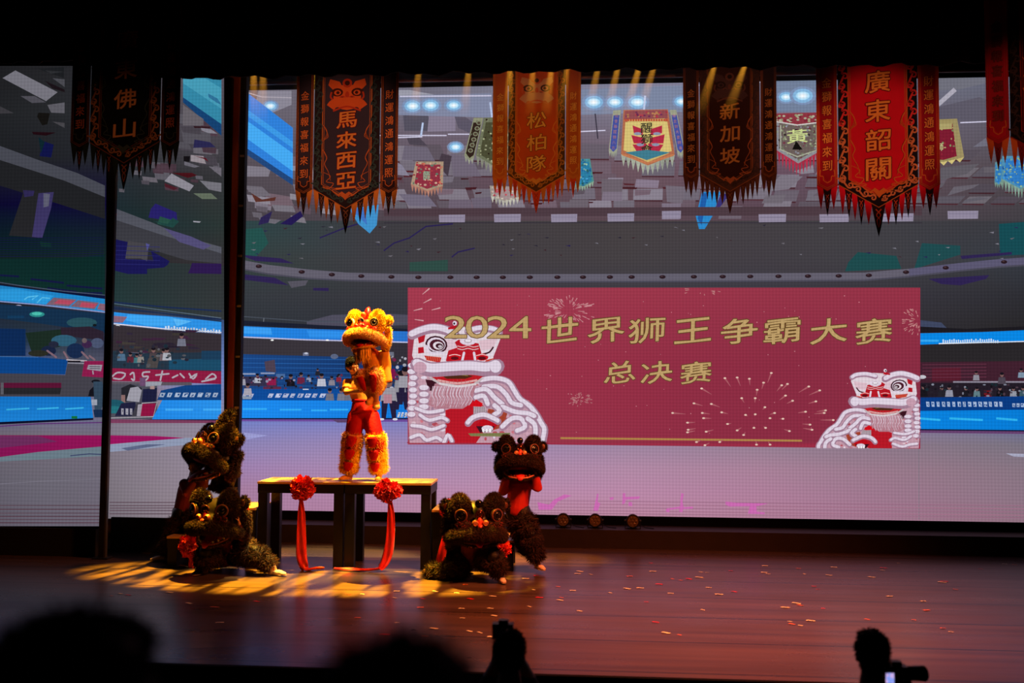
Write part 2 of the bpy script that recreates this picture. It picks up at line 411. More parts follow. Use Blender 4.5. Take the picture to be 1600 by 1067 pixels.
roof_rows(560, 1440, [(226, 24, 52), (252, 22, 48), (274, 20, 46), (296, 17, 44), (314, 12, 42)], ['746c78', '7c7480', '6c6470', '685e6a', '837b88', '5c525c', '6e5c68'], 1.2)
tiles(d, (380, 235, 600, 340), 46, 22, 50, roofc, 0.14)
roof_rows(1400, 1640, [(236, 16, 46), (262, 16, 50), (286, 14, 46), (308, 11, 44)], ['625c64', '5a545e', '68626a', '544c56'], 2.0)
for _ in range(46):                                # maroon gaps between the hanging panels
    x = R_.uniform(600, 1400); y = R_.uniform(265, 335); q = R_.uniform(8, 30)
    d.poly([(x, y), (x+q, y+R_.uniform(-1, 1)), (x+q*.9, y+R_.uniform(1.5, 4)), (x+1, y+2.5)], jit('4a1e24', .3))
big = [([(612, 141), (640, 141), (700, 152), (612, 152)], '9a9aa8'), ([(630, 178), (668, 178), (676, 205), (632, 205)], '54505e'),
       ([(672, 166), (712, 172), (712, 205), (668, 206)], '847a8e'), ([(706, 168), (740, 192), (738, 210), (716, 200)], '5a5464'),
       ([(632, 228), (668, 230), (680, 252), (628, 250)], '6c6474'), ([(640, 226), (668, 228), (652, 212), (634, 212)], '4c4450'),
       ([(704, 240), (738, 248), (752, 276), (708, 276)], '6e6474'), ([(623, 303), (668, 305), (683, 323), (640, 322)], '70687a'),
       ([(702, 312), (736, 312), (738, 333), (700, 333)], '6c6070'), ([(736, 310), (768, 308), (768, 328), (740, 326)], '6a6070'),
       ([(690, 240), (706, 244), (700, 276), (684, 258)], '463a44'), ([(605, 245), (628, 258), (640, 275), (606, 272)], '857f92'),
       ([(380, 290), (410, 292), (424, 306), (400, 308)], '6e6872'), ([(372, 258), (424, 262), (420, 276), (384, 276)], '7e7884'),
       ([(425, 320), (458, 322), (462, 332), (430, 330)], '77727c'), ([(404, 340), (440, 344), (430, 350), (408, 346)], '6a6670'),
       ([(394, 190), (456, 164), (456, 142), (404, 142)], '8a8694'),
       ([(950, 278), (974, 278), (972, 290), (948, 288)], '8a8090'), ([(940, 280), (973, 280), (972, 314), (940, 312)], '6b606a'),
       ([(942, 300), (972, 300), (972, 314), (940, 314)], '7c7080'), ([(994, 280), (1030, 282), (1028, 294), (992, 293)], '86788a'),
       ([(1040, 290), (1070, 292), (1066, 318), (1042, 316)], '726874'), ([(1034, 318), (1064, 318), (1062, 343), (1034, 343)], '7c7080'),
       ([(890, 312), (920, 312), (918, 332), (890, 330)], '6a606a'), ([(1126, 322), (1160, 322), (1158, 342), (1122, 342)], '6e626e'),
       ([(1190, 300), (1232, 296), (1254, 276), (1220, 274)], '7a727e'), ([(1240, 268), (1270, 258), (1272, 270), (1252, 272)], '86808c'),
       ([(1190, 318), (1222, 318), (1228, 304), (1196, 306)], '6e6670'), ([(1260, 314), (1278, 300), (1280, 296), (1262, 298)], '6f6874'),
       ([(1462, 284), (1510, 272), (1530, 256), (1470, 262)], '5f5a62'), ([(1480, 306), (1520, 294), (1530, 288), (1490, 292)], '66606a'),
       ([(1502, 318), (1545, 310), (1530, 308), (1508, 312)], '605c66'), ([(1462, 142), (1500, 140), (1548, 128), (1548, 122), (1462, 122)], '6e6e7a'),
       ([(1464, 168), (1530, 152), (1548, 160), (1548, 190), (1464, 188)], '5c5866'), ([(1520, 230), (1548, 210), (1548, 228)], '6e6c7a'),
       ([(1212, 175), (1279, 176), (1279, 126), (1212, 127)], '72809a')]
for p, c in big: d.poly(p, c)
# cool bloom round the roof lamps
lamps = [(423, 166, 7), (645, 166, 9), (673, 165, 9), (709, 165, 8), (712, 230, 7), (928, 160, 10), (961, 160, 9), (996, 160, 10), (1065, 159, 8), (1228, 152, 8), (1254, 150, 11)]
d.poly([(905, 140), (1066, 134), (1066, 175), (905, 180)], '7c86a0'); d.poly([(612, 150), (768, 146), (768, 184), (620, 180)], '8086a0')
for x, y, r in lamps:
    for q, c in ((1.9, '7c90b4'), (1.45, '84b4dc')): d.ell(x, y, r*q, r*0.7*q, c)
    d.ell(x, y, r, r*0.62, '9fd8f6', col_c='ffffff')
for p in ([(590, 212), (698, 212)], [(604, 216), (660, 214)], [(700, 210), (735, 210)], [(905, 206), (946, 204)], [(1500, 192), (1548, 190)], [(1080, 134), (1210, 128)], [(625, 151), (768, 150)]): d.line(p, 1.8, 'ccc8e0', cap=False)
for p in ([(661, 192), (658, 213)], [(766, 160), (769, 184)], [(1008, 150), (1006, 172)]): d.line(p, 3, 'b4c4e4', cap=False)
d.line([(374, 141), (410, 152), (456, 153)], 1.5, 'b0a8b4', cap=False); d.line([(404, 168), (420, 180)], 2, 'b4b0c0', cap=False); d.line([(1465, 164), (1492, 140)], 7, 'aaa6b4', cap=False)
for p in ([(560, 212), (616, 208)], [(905, 175), (905, 230)], [(930, 178), (934, 217)]): d.line(p, 2, '3c3644', cap=False)
# blue beam over the roof
d.poly([(371, 141), (384, 143), (458, 200), (458, 280), (371, 222)], '2f7fd8'); d.poly([(371, 178), (458, 240), (458, 268), (371, 206)], '45a8f0'); d.poly([(371, 160), (458, 222), (458, 232), (371, 170)], '3c98e4')
d.poly([(371, 222), (458, 280), (458, 290), (371, 232)], '22467a')
d.poly([(546, 326), (592, 320), (589, 352), (578, 365), (560, 350)], '3f8fc8'); d.poly([(548, 326), (570, 325), (574, 352)], '3f72c0')
d.poly([(1097, 300), (1126, 300), (1113, 338), (1101, 358), (1092, 358), (1087, 338)], '2b86c8'); d.poly([(1097, 302), (1106, 302), (1096, 352), (1090, 342)], '1f5ca6'); d.poly([(1126, 302), (1140, 304), (1114, 338)], '3a3272')
# row of pale lamp boxes at the foot of the roof
d.poly([(600, 326), (1440, 322), (1440, 337), (600, 338)], '4c3a42')
for x0, x1, y in ((686, 727, 336), (772, 814, 335), (861, 902, 335), (949, 991, 334), (1034, 1064, 330), (1185, 1228, 335), (1280, 1326, 335), (1376, 1427, 334), (1480, 1528, 330)):
    d.poly([(x0, y), (x1, y-0.5), (x1-0.5, y+12), (x0+0.5, y+12.5)], '8f869c'); d.rect(x0+2, y+4, x1-2, y+5, '776f86')
d.rect(600, 347.5, 1440, 349, '35303a')
for p, c in (([(438, 350), (470, 330), (474, 338), (456, 352)], '241a50'), ([(408, 340), (426, 330), (420, 348), (404, 352)], '2c2450'), ([(393, 302), (410, 312), (432, 308), (430, 314), (400, 316)], '5a3028')): d.poly(p, c)
# dim upper wall with compression blots
for p, c in (([(366, 360), (410, 356), (420, 380), (400, 402), (366, 404)], '24504c'), ([(1325, 410), (1340, 394), (1400, 400), (1408, 420), (1320, 424)], '1e4a4c'), ([(1428, 420), (1440, 380), (1500, 384), (1500, 398), (1430, 420)], '1f4a4e'),
             ([(1560, 350), (1640, 344), (1640, 396), (1562, 400)], '164a52'), ([(640, 410), (700, 406), (700, 424), (640, 424)], '2e4a44')): d.poly(p, c)
for i in range(60):
    x = R_.uniform(380, 1590); y = R_.uniform(352, 404); c = R_.choice(['28204e', '6a666e', '2a2634', '7a7884', '3a1e26']); d.poly([(x, y), (x+R_.uniform(3, 9), y-R_.uniform(0, 1.5)), (x+R_.uniform(2, 8), y+1.6)], c)
for pts in ([(600, 392), (616, 380), (640, 372), (666, 354), (708, 350)], [(500, 372), (540, 356), (560, 350)], [(706, 402), (716, 394), (742, 388)]): d.line(pts, 2.2, '2a2250', cap=False)
# ring beam with lamps
ringT = [(366, 404), (420, 414), (480, 421), (540, 426), (640, 428.5), (800, 428.5), (1000, 428), (1200, 427), (1350, 426), (1420, 420), (1500, 411), (1560, 405), (1640, 400), (1790, 392)]
th = lambda x: 11 if x > 500 else 13
for a, b in zip(ringT[:-1], ringT[1:]): d.poly([a, b, (b[0], b[1]+th(b[0])), (a[0], a[1]+th(a[0]))], '625e6c' if a[0] < 1400 else '5a5670')
for a, b in zip(ringT[:-1], ringT[1:]): d.poly([(a[0], a[1]+th(a[0])), (b[0], b[1]+th(b[0])), (b[0], b[1]+th(b[0])+2.5), (a[0], a[1]+th(a[0])+2.5)], '4a4856')
for x in (405, 472, 519, 565, 612, 654, 704, 745, 786, 828, 871, 911, 953, 987, 1035, 1084, 1129, 1172, 1216, 1262, 1310, 1357, 1415, 1477, 1568):
    i = max(k for k in range(len(ringT)-1) if ringT[k][0] <= x); a, b = ringT[i], ringT[i+1]; y = a[1]+(b[1]-a[1])*(x-a[0])/(b[0]-a[0])+5; d.ell(x, y, 5, 2.9, '2a1a20'); d.ell(x-1, y-1, 2, 1, '4a343a', n=8)
for p in ([(374, 398), (440, 404), (460, 412), (400, 408)], [(374, 428), (430, 434), (452, 446), (372, 436)], [(490, 450), (514, 450), (514, 455), (490, 454)], [(1450, 436), (1545, 430), (1540, 436), (1500, 446), (1470, 444)], [(1500, 400), (1580, 394), (1580, 398), (1502, 405)]): d.poly(p, '2e2350')
d.poly([(450, 440), (482, 438), (478, 446), (456, 450)], '55525e'); d.poly([(480, 502), (520, 492), (600, 490), (638, 492), (638, 508), (480, 512)], '4e4c5c'); d.poly([(1434, 500), (1470, 504), (1480, 514), (1434, 516)], '3e4660')
for y0, y1, c in ((494, 502, '49505c'), (505, 511, '5c6270')): d.line([(371, y0), (480, y0+8), (640, y1+4)], 1.3, c, cap=False)
d.line([(413, 497), (412, 507)], 1.2, '6a6e78', cap=False)
d.poly([(366, 500), (500, 508), (640, 514), (640, 519), (500, 514), (366, 508)], '1c2030')
# blue ribbon board
d.poly([(366, 509), (480, 514), (640, 518), (640, 534), (480, 530), (366, 525)], '1c86e6', '2a70c8', 0); d.poly([(371, 510), (424, 513), (426, 523), (371, 521)], '3c9df0'); d.poly([(480, 516), (560, 519), (566, 529), (484, 527)], '2f8ee8')
d.line([(366, 526), (480, 531), (640, 535)], 2, 'b8b8d8', cap=False)
for x in (426, 512): d.ell(x, 531.5, 2.4, 1.2, 'ffffff')
d.poly([(1430, 521), (1530, 519), (1600, 516), (1790, 508), (1790, 524), (1600, 532.5), (1530, 535), (1430, 539)], '0a86e2'); d.line([(1466, 537), (1600, 533.5), (1790, 525)], 1.6, 'dce4f2', cap=False)
for i in range(26): x = 1472+i*3.4; d.rect(x, 532-R_.uniform(0, 3), x+2, 536, 'c8dcf0')
d.rect(1436, 531, 1466, 534, '3aa8f0')
d.poly([(1430, 510), (1510, 514), (1600, 510), (1790, 500), (1790, 508), (1600, 516), (1430, 520)], '1c1a20')
# stands on the left: seats, crowd and boards
d.poly([(366, 553), (480, 556), (640, 560), (640, 626), (366, 626)], '1b4684', '16305e', 0)
for i in range(7): d.line([(366, 560+i*7), (560, 562+i*7)], 1.1, jit('24589a', .2), cap=False)
d.rect(366, 583, 400, 585.5, '8a98b8'); d.rect(408, 582, 430, 584.5, '8490b0'); d.rect(432, 584, 446, 590, '4a6a9a')
d.poly([(366, 588), (432, 588), (434, 604), (366, 602)], '34304a')
for x, y, s, c in ((379, 604, 30, '9a98a6'), (403, 600, 26, 'aeb2c0'), (455, 606, 34, '16141c'), (471, 602, 32, '6a2440'), (483, 598, 20, '8890a8'), (503, 606, 36, 'b8bac8'), (519, 604, 26, '86808c'), (530, 598, 22, '882434'), (497, 588, 20, '24242e')): person_px(d, x, y+s*.35, s, c)
d.poly([(416, 591), (432, 591), (432, 602), (418, 602)], '8a1c48'); d.rect(412, 604, 440, 608, '5c2a44'); d.poly([(414, 565), (430, 562), (432, 582), (416, 580)], '4c4050')
d.rect(474, 551, 483, 556, '6a6e86'); d.ell(479, 552, 3, 1.5, 'c0c4d4'); d.ell(523, 557, 6, 4, '5a6480')
for _ in range(60):
    x = R_.uniform(372, 540); y = R_.uniform(586, 610); d.ell(x, y, R_.uniform(1, 2.6), R_.uniform(1, 2.4), jit(R_.choice(['2a2430', '8a88a0', '5a2a44', '303c60', '1a1820']), .2), n=7)
d.poly([(366, 608), (560, 608), (640, 612), (640, 627), (366, 626)], '0f4a96')
glyph_row(d, 420, 512, 618, 6.5, 8, 'b4bcd8', 0.5); glyph_row(d, 370, 400, 618, 6, 3, 'a8b0cc', 0.4); person_px(d, 388, 632, 34, 'a4a0ae', None); d.rect(380, 619, 394, 623.5, '8894a8'); d.rect(474, 607.5, 483, 609, 'c4ccdc')
for x in (516, 534, 545): person_px(d, x, 640, 34, jit('70707e'), None)
d.poly([(366, 625), (600, 626), (640, 626), (640, 654), (366, 653)], '1d8cf0', '1478d8', 0)
for x0, x1, y in ((380, 418, 639), (438, 472, 640), (487, 512, 641), (516, 545, 640)): d.line([(x0, y), (x1, y)], 2.6, '35aef6', cap=False)
d.rect(366, 653, 640, 655, '12142c'); d.poly([(366, 655), (640, 655), (640, 659), (366, 658)], '6c4a98'); d.poly([(520, 656), (560, 656), (550, 660), (528, 660)], '5a4064')
# officials by the boards, beside the red title
d.rect(596, 536, 640, 570, '332f38')
for _ in range(70):
    x = R_.uniform(598, 637); y = R_.uniform(556, 612); d.ell(x, y, R_.uniform(1.5, 3.4), R_.uniform(1.5, 3), jit(R_.choice(['8f8f9c', '2a2430', '5a2a44', 'a8a8b4', '3a3844', '7a1c48']), .2), n=7)
d.rect(604, 577, 618, 592, '7a1648'); d.rect(606, 550, 616, 556, '6c7080')
for x, y, h, c in ((628, 640, 62, '8c8a94'), (634, 632, 60, '9a98a2'), (608, 655, 66, '98949e')): person_px(d, x, y, h, c, '241e3a')
d.rect(600, 616, 613, 630, 'b0808e'); d.ell(597, 655, 4, 1.8, 'd8d8e4'); d.ell(618, 655, 4, 1.8, 'd8d8e4'); glyph_row(d, 622, 638, 648, 8, 3, 'c8ccd8', 0.3, '2a2838')
# right stand
d.poly([(1430, 540), (1600, 536), (1790, 530), (1790, 565), (1430, 566)], '292629'); d.poly([(1430, 566), (1790, 562), (1790, 596), (1430, 598)], '40202e'); d.poly([(1455, 576), (1500, 574), (1500, 594), (1455, 596)], '561c2c')
for i in range(5): d.line([(1440, 570+i*5), (1540, 569+i*5)], 0.9, '6a3448', cap=False)
d.line([(1488, 597), (1600, 597), (1790, 596)], 3, '8a8494', cap=False); d.rect(1432, 598, 1790, 621, '231c26')
for x, y, h, c in ((1442, 622, 34, '18161c'), (1470, 622, 30, '24222a'), (1482, 622, 32, '8f90a0'), (1508, 622, 30, '1c1a22'), (1525, 622, 28, '5c7880'), (1561, 622, 30, '121116'), (1582, 622, 28, '9094a0'), (1597, 622, 30, '3c5660'), (1524, 596, 26, '8a8894'), (1564, 602, 32, '4c4450'), (1594, 592, 26, '7a90a4')): person_px(d, x, y+h*.35, h, c)
d.ell(1440, 589, 6, 3, 'c0c0c8'); d.rect(1536, 610, 1548, 621, '6c1820')
for _ in range(70):
    x = R_.uniform(1436, 1620); y = R_.uniform(600, 621); d.ell(x, y, R_.uniform(1, 3), R_.uniform(1, 2.6), jit(R_.choice(['16141a', '7c8090', '2c2630', '4a3844', '1c2c34']), .2), n=7)
d.poly([(1430, 621), (1790, 617), (1790, 640), (1430, 642)], '0a3a80'); glyph_row(d, 1446, 1568, 631.5, 8, 15, '9fb4d4', -0.1, '0a3a80'); glyph_row(d, 1580, 1600, 633, 6, 3, '9fb4d4', 0, '0a3a80')
d.poly([(1430, 642), (1600, 640), (1790, 638), (1790, 674), (1600, 672), (1430, 670)], '0a82de', '0672c8', 0)
for x0, x1 in ((1436, 1468), (1482, 1534), (1555, 1588)): d.line([(x0, 653.5), (x1, 656)], 3.2, '2fb4ee', cap=False)
d.poly([(1430, 670), (1790, 674), (1790, 676), (1430, 672)], '121632'); d.poly([(1430, 672), (1790, 676), (1790, 680), (1430, 676)], '66406e')
d.poly([(1570, 708), (1640, 710), (1640, 716), (1582, 713)], 'a4a4bc'); d.poly([(366, 674), (420, 680), (380, 688), (366, 688)], '9a9ad0')
d.poly([(1434, 700), (1435, 700), (1435, 811), (1434, 811)], '7c7480')
# scan lines near the foot and pink strokes
for i, y in enumerate((782, 787, 792, 797, 801)): d.poly([(700, y-2), (1600, y+7), (1600, y+8), (700, y-1.2)], 'a06a84' if i % 2 else '966680')
for p in ([(840, 784), (858, 788), (866, 780), (882, 772), (893, 774), (872, 783), (862, 796), (842, 796)], [(933, 771), (935, 771), (934, 784), (938, 786), (934, 798), (927, 797), (930, 784)], [(973, 770), (977, 770), (977, 776), (1000, 775), (998, 779), (978, 780), (976, 786), (972, 788)], [(982, 784), (987, 784), (988, 790), (982, 790)], [(1064, 770), (1068, 771), (1066, 783), (1068, 792), (1082, 791), (1083, 794), (1067, 795), (1066, 800), (1061, 799), (1061, 794), (1046, 796), (1046, 800), (1040, 799), (1041, 794), (1062, 791)],
          [(1133, 783), (1150, 785), (1200, 786), (1184, 790), (1140, 791), (1133, 788)], [(1171, 790), (1181, 790), (1182, 799), (1194, 800), (1194, 803), (1168, 802)], [(952, 777), (959, 776), (958, 780), (954, 781)]): d.poly(p, 'c868ae')
under(d.build('arena_picture', screen, LED), screen)

# ---- pennant banners inside the arena picture
def pic_banner(d, q, base, edge, spots, tip=12, fringe='b8b89a', nf=9, n=60):
    """q: top-left, top-right, bottom-right, bottom-left"""
    def B(u, v):
        a = [q[0][i]+(q[1][i]-q[0][i])*u for i in (0, 1)]; b = [q[3][i]+(q[2][i]-q[3][i])*u for i in (0, 1)]
        return (a[0]+(b[0]-a[0])*v, a[1]+(b[1]-a[1])*v+(tip*(1-abs(2*u-1)) if v > 0.98 else 0)*1.0)
    def Bv(u, v): a = B(u, min(v, 0.97)); return (a[0], a[1]+tip*(1-abs(2*u-1))*v*v)
    for i in range(nf):
        u0, u1 = i/nf, (i+1)/nf; a, b = Bv(u0, 0.98), Bv(u1, 0.98); d.poly([a, b, ((a[0]+b[0])/2, (a[1]+b[1])/2+tip*0.8+4)], jit(fringe, .2))
    d.poly([Bv(0, 0), Bv(1, 0), Bv(1, .98), Bv(.5, 1), Bv(0, .98)], edge)
    d.poly([Bv(.1, .12), Bv(.9, .12), Bv(.9, .9), Bv(.5, .93), Bv(.1, .9)], base)
    for _ in range(n):
        u, v = R_.uniform(.03, .97), R_.uniform(.04, .95); x, y = Bv(u, v); d.ell(x, y, R_.uniform(.8, 2.4), R_.uniform(.8, 2), jit(R_.choice(spots), .2), n=7)
    return Bv
d = Draw(SY, 0.075)
B = pic_banner(d, [(651, 254), (694, 254), (693, 293), (643, 290)], '8c3040', 'a89078', ['c0604c', '5c7a68', 'c8a890', '9a2438'], 9, 'b07a68', 10, 70); d.text('師', 668, 276, 10, 14, '8aa088', 0.02)
B = pic_banner(d, [(741, 186), (756, 186), (741, 250), (726, 246)], '30221c', '8a8c72', ['6a6c5a'], 6, '8e9080', 3, 4)
for i in range(6): d.ell(749-i*2.6, 194+i*8.6, 4, 3.4, '7e8068'); d.ell(749-i*2.6, 194+i*8.6, 2.4, 2, '4a3c30')
pic_banner(d, [(757, 186), (800, 184), (796, 250), (744, 246)], '4a4a34', '6c7058', ['9a9c7c', '2c2018', '787c60', 'b0b48c'], 14, '8e9080', 8, 60)
B = pic_banner(d, [(974, 174), (1043, 173), (1054, 246), (970, 245)], 'c8b06a', 'b06a4c', ['8a8c70', 'c07850', 'b05a48'], 17, '9aa090', 11, 0)
d.poly([(976, 175), (1042, 174), (1043, 187), (975, 189)], '8e4a50')
for i in range(26): x = R_.uniform(978, 1041); y = R_.uniform(177, 185); d.ell(x, y, 2, 1.6, jit(R_.choice(['6a2a50', 'b07a50', 'a83848']), .2), n=7)
for i in range(17): d.rect(976+i*4, 188, 979+i*4, 191.5, 'b84a34')
d.poly([(977, 193), (1042, 192), (1049, 238), (1010, 247), (974, 237)], 'd4be74')
for pts in ([(988, 198), (1004, 204), (1004, 214), (990, 210)], [(1034, 198), (1016, 204), (1016, 214), (1034, 210)], [(986, 213), (1008, 218), (1006, 226), (990, 226)], [(1038, 212), (1014, 218), (1016, 226), (1036, 226)], [(988, 228), (1010, 226), (1008, 238), (994, 238)], [(1036, 228), (1012, 226), (1014, 238), (1030, 238)]): d.poly(pts, 'b02a44')
for x, y in ((996, 211), (1026, 211), (1000, 228), (1024, 228)): d.ell(x, y, 6, 2.4, '8a90a8')
d.text('醒獅會', 1010, 202, 18, 15, '2c2c24', 0.015, 0.06, 0, 17, True)
d.poly([(976, 240), (1010, 236), (1047, 240), (1010, 252)], '3f7a8c'); d.line([(972, 243), (1010, 257), (1052, 244)], 3, 'c07850', cap=False)
for q, ch in (([(958, 175), (970, 174), (964, 240), (951, 239)], '協會聯醒獅八方'), ([(1046, 174), (1056, 174), (1070, 240), (1058, 242)], '特金獅大會師海')):
    pic_banner(d, q, '45509a', '9a9c86', ['7a4a70'], 5, '9aa090', 5, 0)
    for i, c in enumerate(ch): t = i/6; x = (q[0][0]+q[1][0])/2+((q[3][0]+q[2][0])/2-(q[0][0]+q[1][0])/2)*(.12+.76*t); d.text(c, x, 183+50*t, 5, 5.4, jit('b07878', .3))
B = pic_banner(d, [(898, 250), (922, 250), (928, 286), (896, 292)], '2c7ca0', '4c8a8a', ['4a9ac8', '2a5c60', '8cb4a0', '245c8c'], 5, '8ca890', 8, 60)
B = pic_banner(d, [(1208, 180), (1283, 178), (1283, 238), (1208, 236)], '6a5c58', '8a8a90', ['7a8468', '6a3040', '30242a', '9aa080', '8a8c98'], 22, 'a82c44', 14, 150)
d.poly([(1208, 180), (1283, 178), (1283, 192), (1244, 197), (1208, 191)], '8a3440')
for i in range(40): d.ell(R_.uniform(1210, 1281), R_.uniform(181, 193), 2.4, 1.6, jit(R_.choice(['9a9c78', '7a2434', 'a8a890']), .2), n=7)
d.line([(1208, 192), (1244, 198), (1283, 193)], 2, 'c8c4c0', cap=False); d.line([(1218, 198), (1218, 236), (1244, 247), (1274, 237), (1274, 198)], 2, 'a8aa98', cap=False)
d.poly([(1242, 222), (1252, 236), (1236, 236)], '14100e'); d.text('黃', 1244, 215, 32, 21, 'c8d48c', 0.01, 0.08)
B = pic_banner(d, [(1440, 190), (1492, 188), (1503, 250), (1440, 258)], '7a1c30', '9a8c5c', ['7a8a5c', '8a2434', 'b0a470'], 3, 'c0b070', 5, 60)
d.poly([(1484, 189), (1492, 188), (1503, 248), (1492, 250)], '9a8c60'); d.poly([(1462, 196), (1484, 195), (1484, 204), (1462, 205)], 'a89c68'); d.text('師', 1466, 232, 9, 12, 'c0c48c', 0.01)
pic_banner(d, [(1551, 256), (1562, 250), (1562, 286), (1550, 288)], '2f78b8', '5c8c9c', ['3c8cd0', '7aa898'], 4, '7a9c8c', 4, 20)
pic_banner(d, [(1562, 246), (1620, 246), (1620, 282), (1560, 282)], '2f78c0', '4c8cb0', ['3c8cd0', '1f5ca8', '8caa80', '6a9a90'], 16, '80a090', 12, 110)
pic_banner(d, [(766, 292), (812, 294), (812, 310), (768, 308)], 'a08c8c', '9a9088', ['b84a58', 'c0b8a8'], 8, 'b4b0a4', 8, 30)
under(d.build('banner_picture', screen), screen)

# ---- red title
d = Draw(SY, 0.11)
d.grid(639, 450.5, 1434.5, 694, [['a23a4e', 'a03a4e', '9a364a', '963448', '943246'], ['9c3448', '9a3248', '902e44', '8a2c42', '882c42'], ['a04052', '983649', '902e44', '882c42', '862c42']])
d.poly([(638, 690), (1000, 692), (1434.5, 692), (1434.5, 700.5), (638, 691.5)], '982c44')
d.line([(876, 684), (1251, 688)], 3, 'b08448', cap=False)
for i in range(90): x, y = R_.uniform(642, 1430), R_.uniform(454, 684); d.ell(x, y, R_.uniform(.5, 1.1), R_.uniform(.5, 1), jit('c07a84', .2), n=6)
title = under(d.build('title_panel', screen, LED), screen)
tag(title, 'crimson title panel with gold lettering and white lions on the wide screen')
def sub(d, name):
    bpy.context.view_layer.update(); o = d.build(name, title); o.matrix_parent_inverse = title.matrix_world.inverted(); return o
d = Draw(SY, 0.122)
def burst(cx, cy, rx, ry, n, r0, col, tl=0.25, xm=1433.5):
    for i in range(n):
        a = R_.uniform(0, 2*PI); r = R_.uniform(r0, 1.0); l = R_.uniform(.5, 1)*tl
        x, y = cx+rx*r*math.cos(a), cy+ry*r*math.sin(a); x2, y2 = cx+rx*(r-l)*math.cos(a), cy+ry*(r-l)*math.sin(a)
        if max(x, x2) < xm and min(y, y2) > 452: d.line([(x2, y2), (x, y)], .5, col, 1.5, cap=False)
burst(890, 486, 43, 24, 90, .45, 'c4868c'); burst(905, 624, 24, 12, 50, .3, 'b4767a'); burst(1432, 502, 30, 24, 60, .35, 'c08484'); burst(1095, 452, 34, 12, 24, .6, 'b87a7c')
for i in range(14): x = 1416-R_.uniform(0, 30); d.ell(1432, 500, .1, .1, 'c08484', n=5)
for x, y, a in ((673, 452, -40), (676, 468, -28), (662, 483, -14), (690, 482, -14), (664, 502, 8)): d.line([(x-14*math.cos(math.radians(a)), y-14*math.sin(math.radians(a))), (x, y)], .8, 'd0a0a4', 2, cap=False)
burst_pts = [(1050, 645, 20), (1095, 607, 18), (1150, 590, 14), (1131, 591, 16), (1169, 592, 10), (1191, 598, 10), (1203, 583, 16), (1228, 600, 12), (1219, 602, 12), (1261, 604, 18), (1278, 610, 18), (1225, 618, 12), (1181, 609, 9), (1178, 622, 7), (1236, 626, 10), (1272, 627, 12), (1287, 641, 14), (1285, 645, 16), (1299, 656, 20), (1256, 643, 12), (1263, 663, 12), (1266, 671, 14), (1231, 673, 9), (1083, 630, 14), (1110, 631, 14), (1096, 645, 12), (1098, 653, 12), (1073, 660, 12), (1074, 671, 12), (1073, 675, 12), (1102, 674, 12), (1126, 644, 10), (1157, 622, 8), (1135, 662, 6), (1150, 672, 8), (1160, 679, 5), (1193, 636, 5), (1208, 645, 8), (1221, 654, 5), (1163, 648, 4), (1178, 647, 3), (1201, 653, 3), (1194, 668, 4), (1176, 668, 3), (1087, 690, 8), (1100, 695, 8), (1123, 690, 6), (1180, 694, 6), (1201, 694, 5)]
for x, y, l in burst_pts:
    dx, dy = 1175-x, 655-y; q = math.hypot(dx, dy) or 1; d.line([(x+dx/q*l, y+dy/q*l), (x, y)], .6, 'a85a64', 3.0, cap=False); d.ell(x, y, 2.1, 1.4, 'e0c0b0')
sub(d, 'spark_marking')['kind'] = 'stuff'

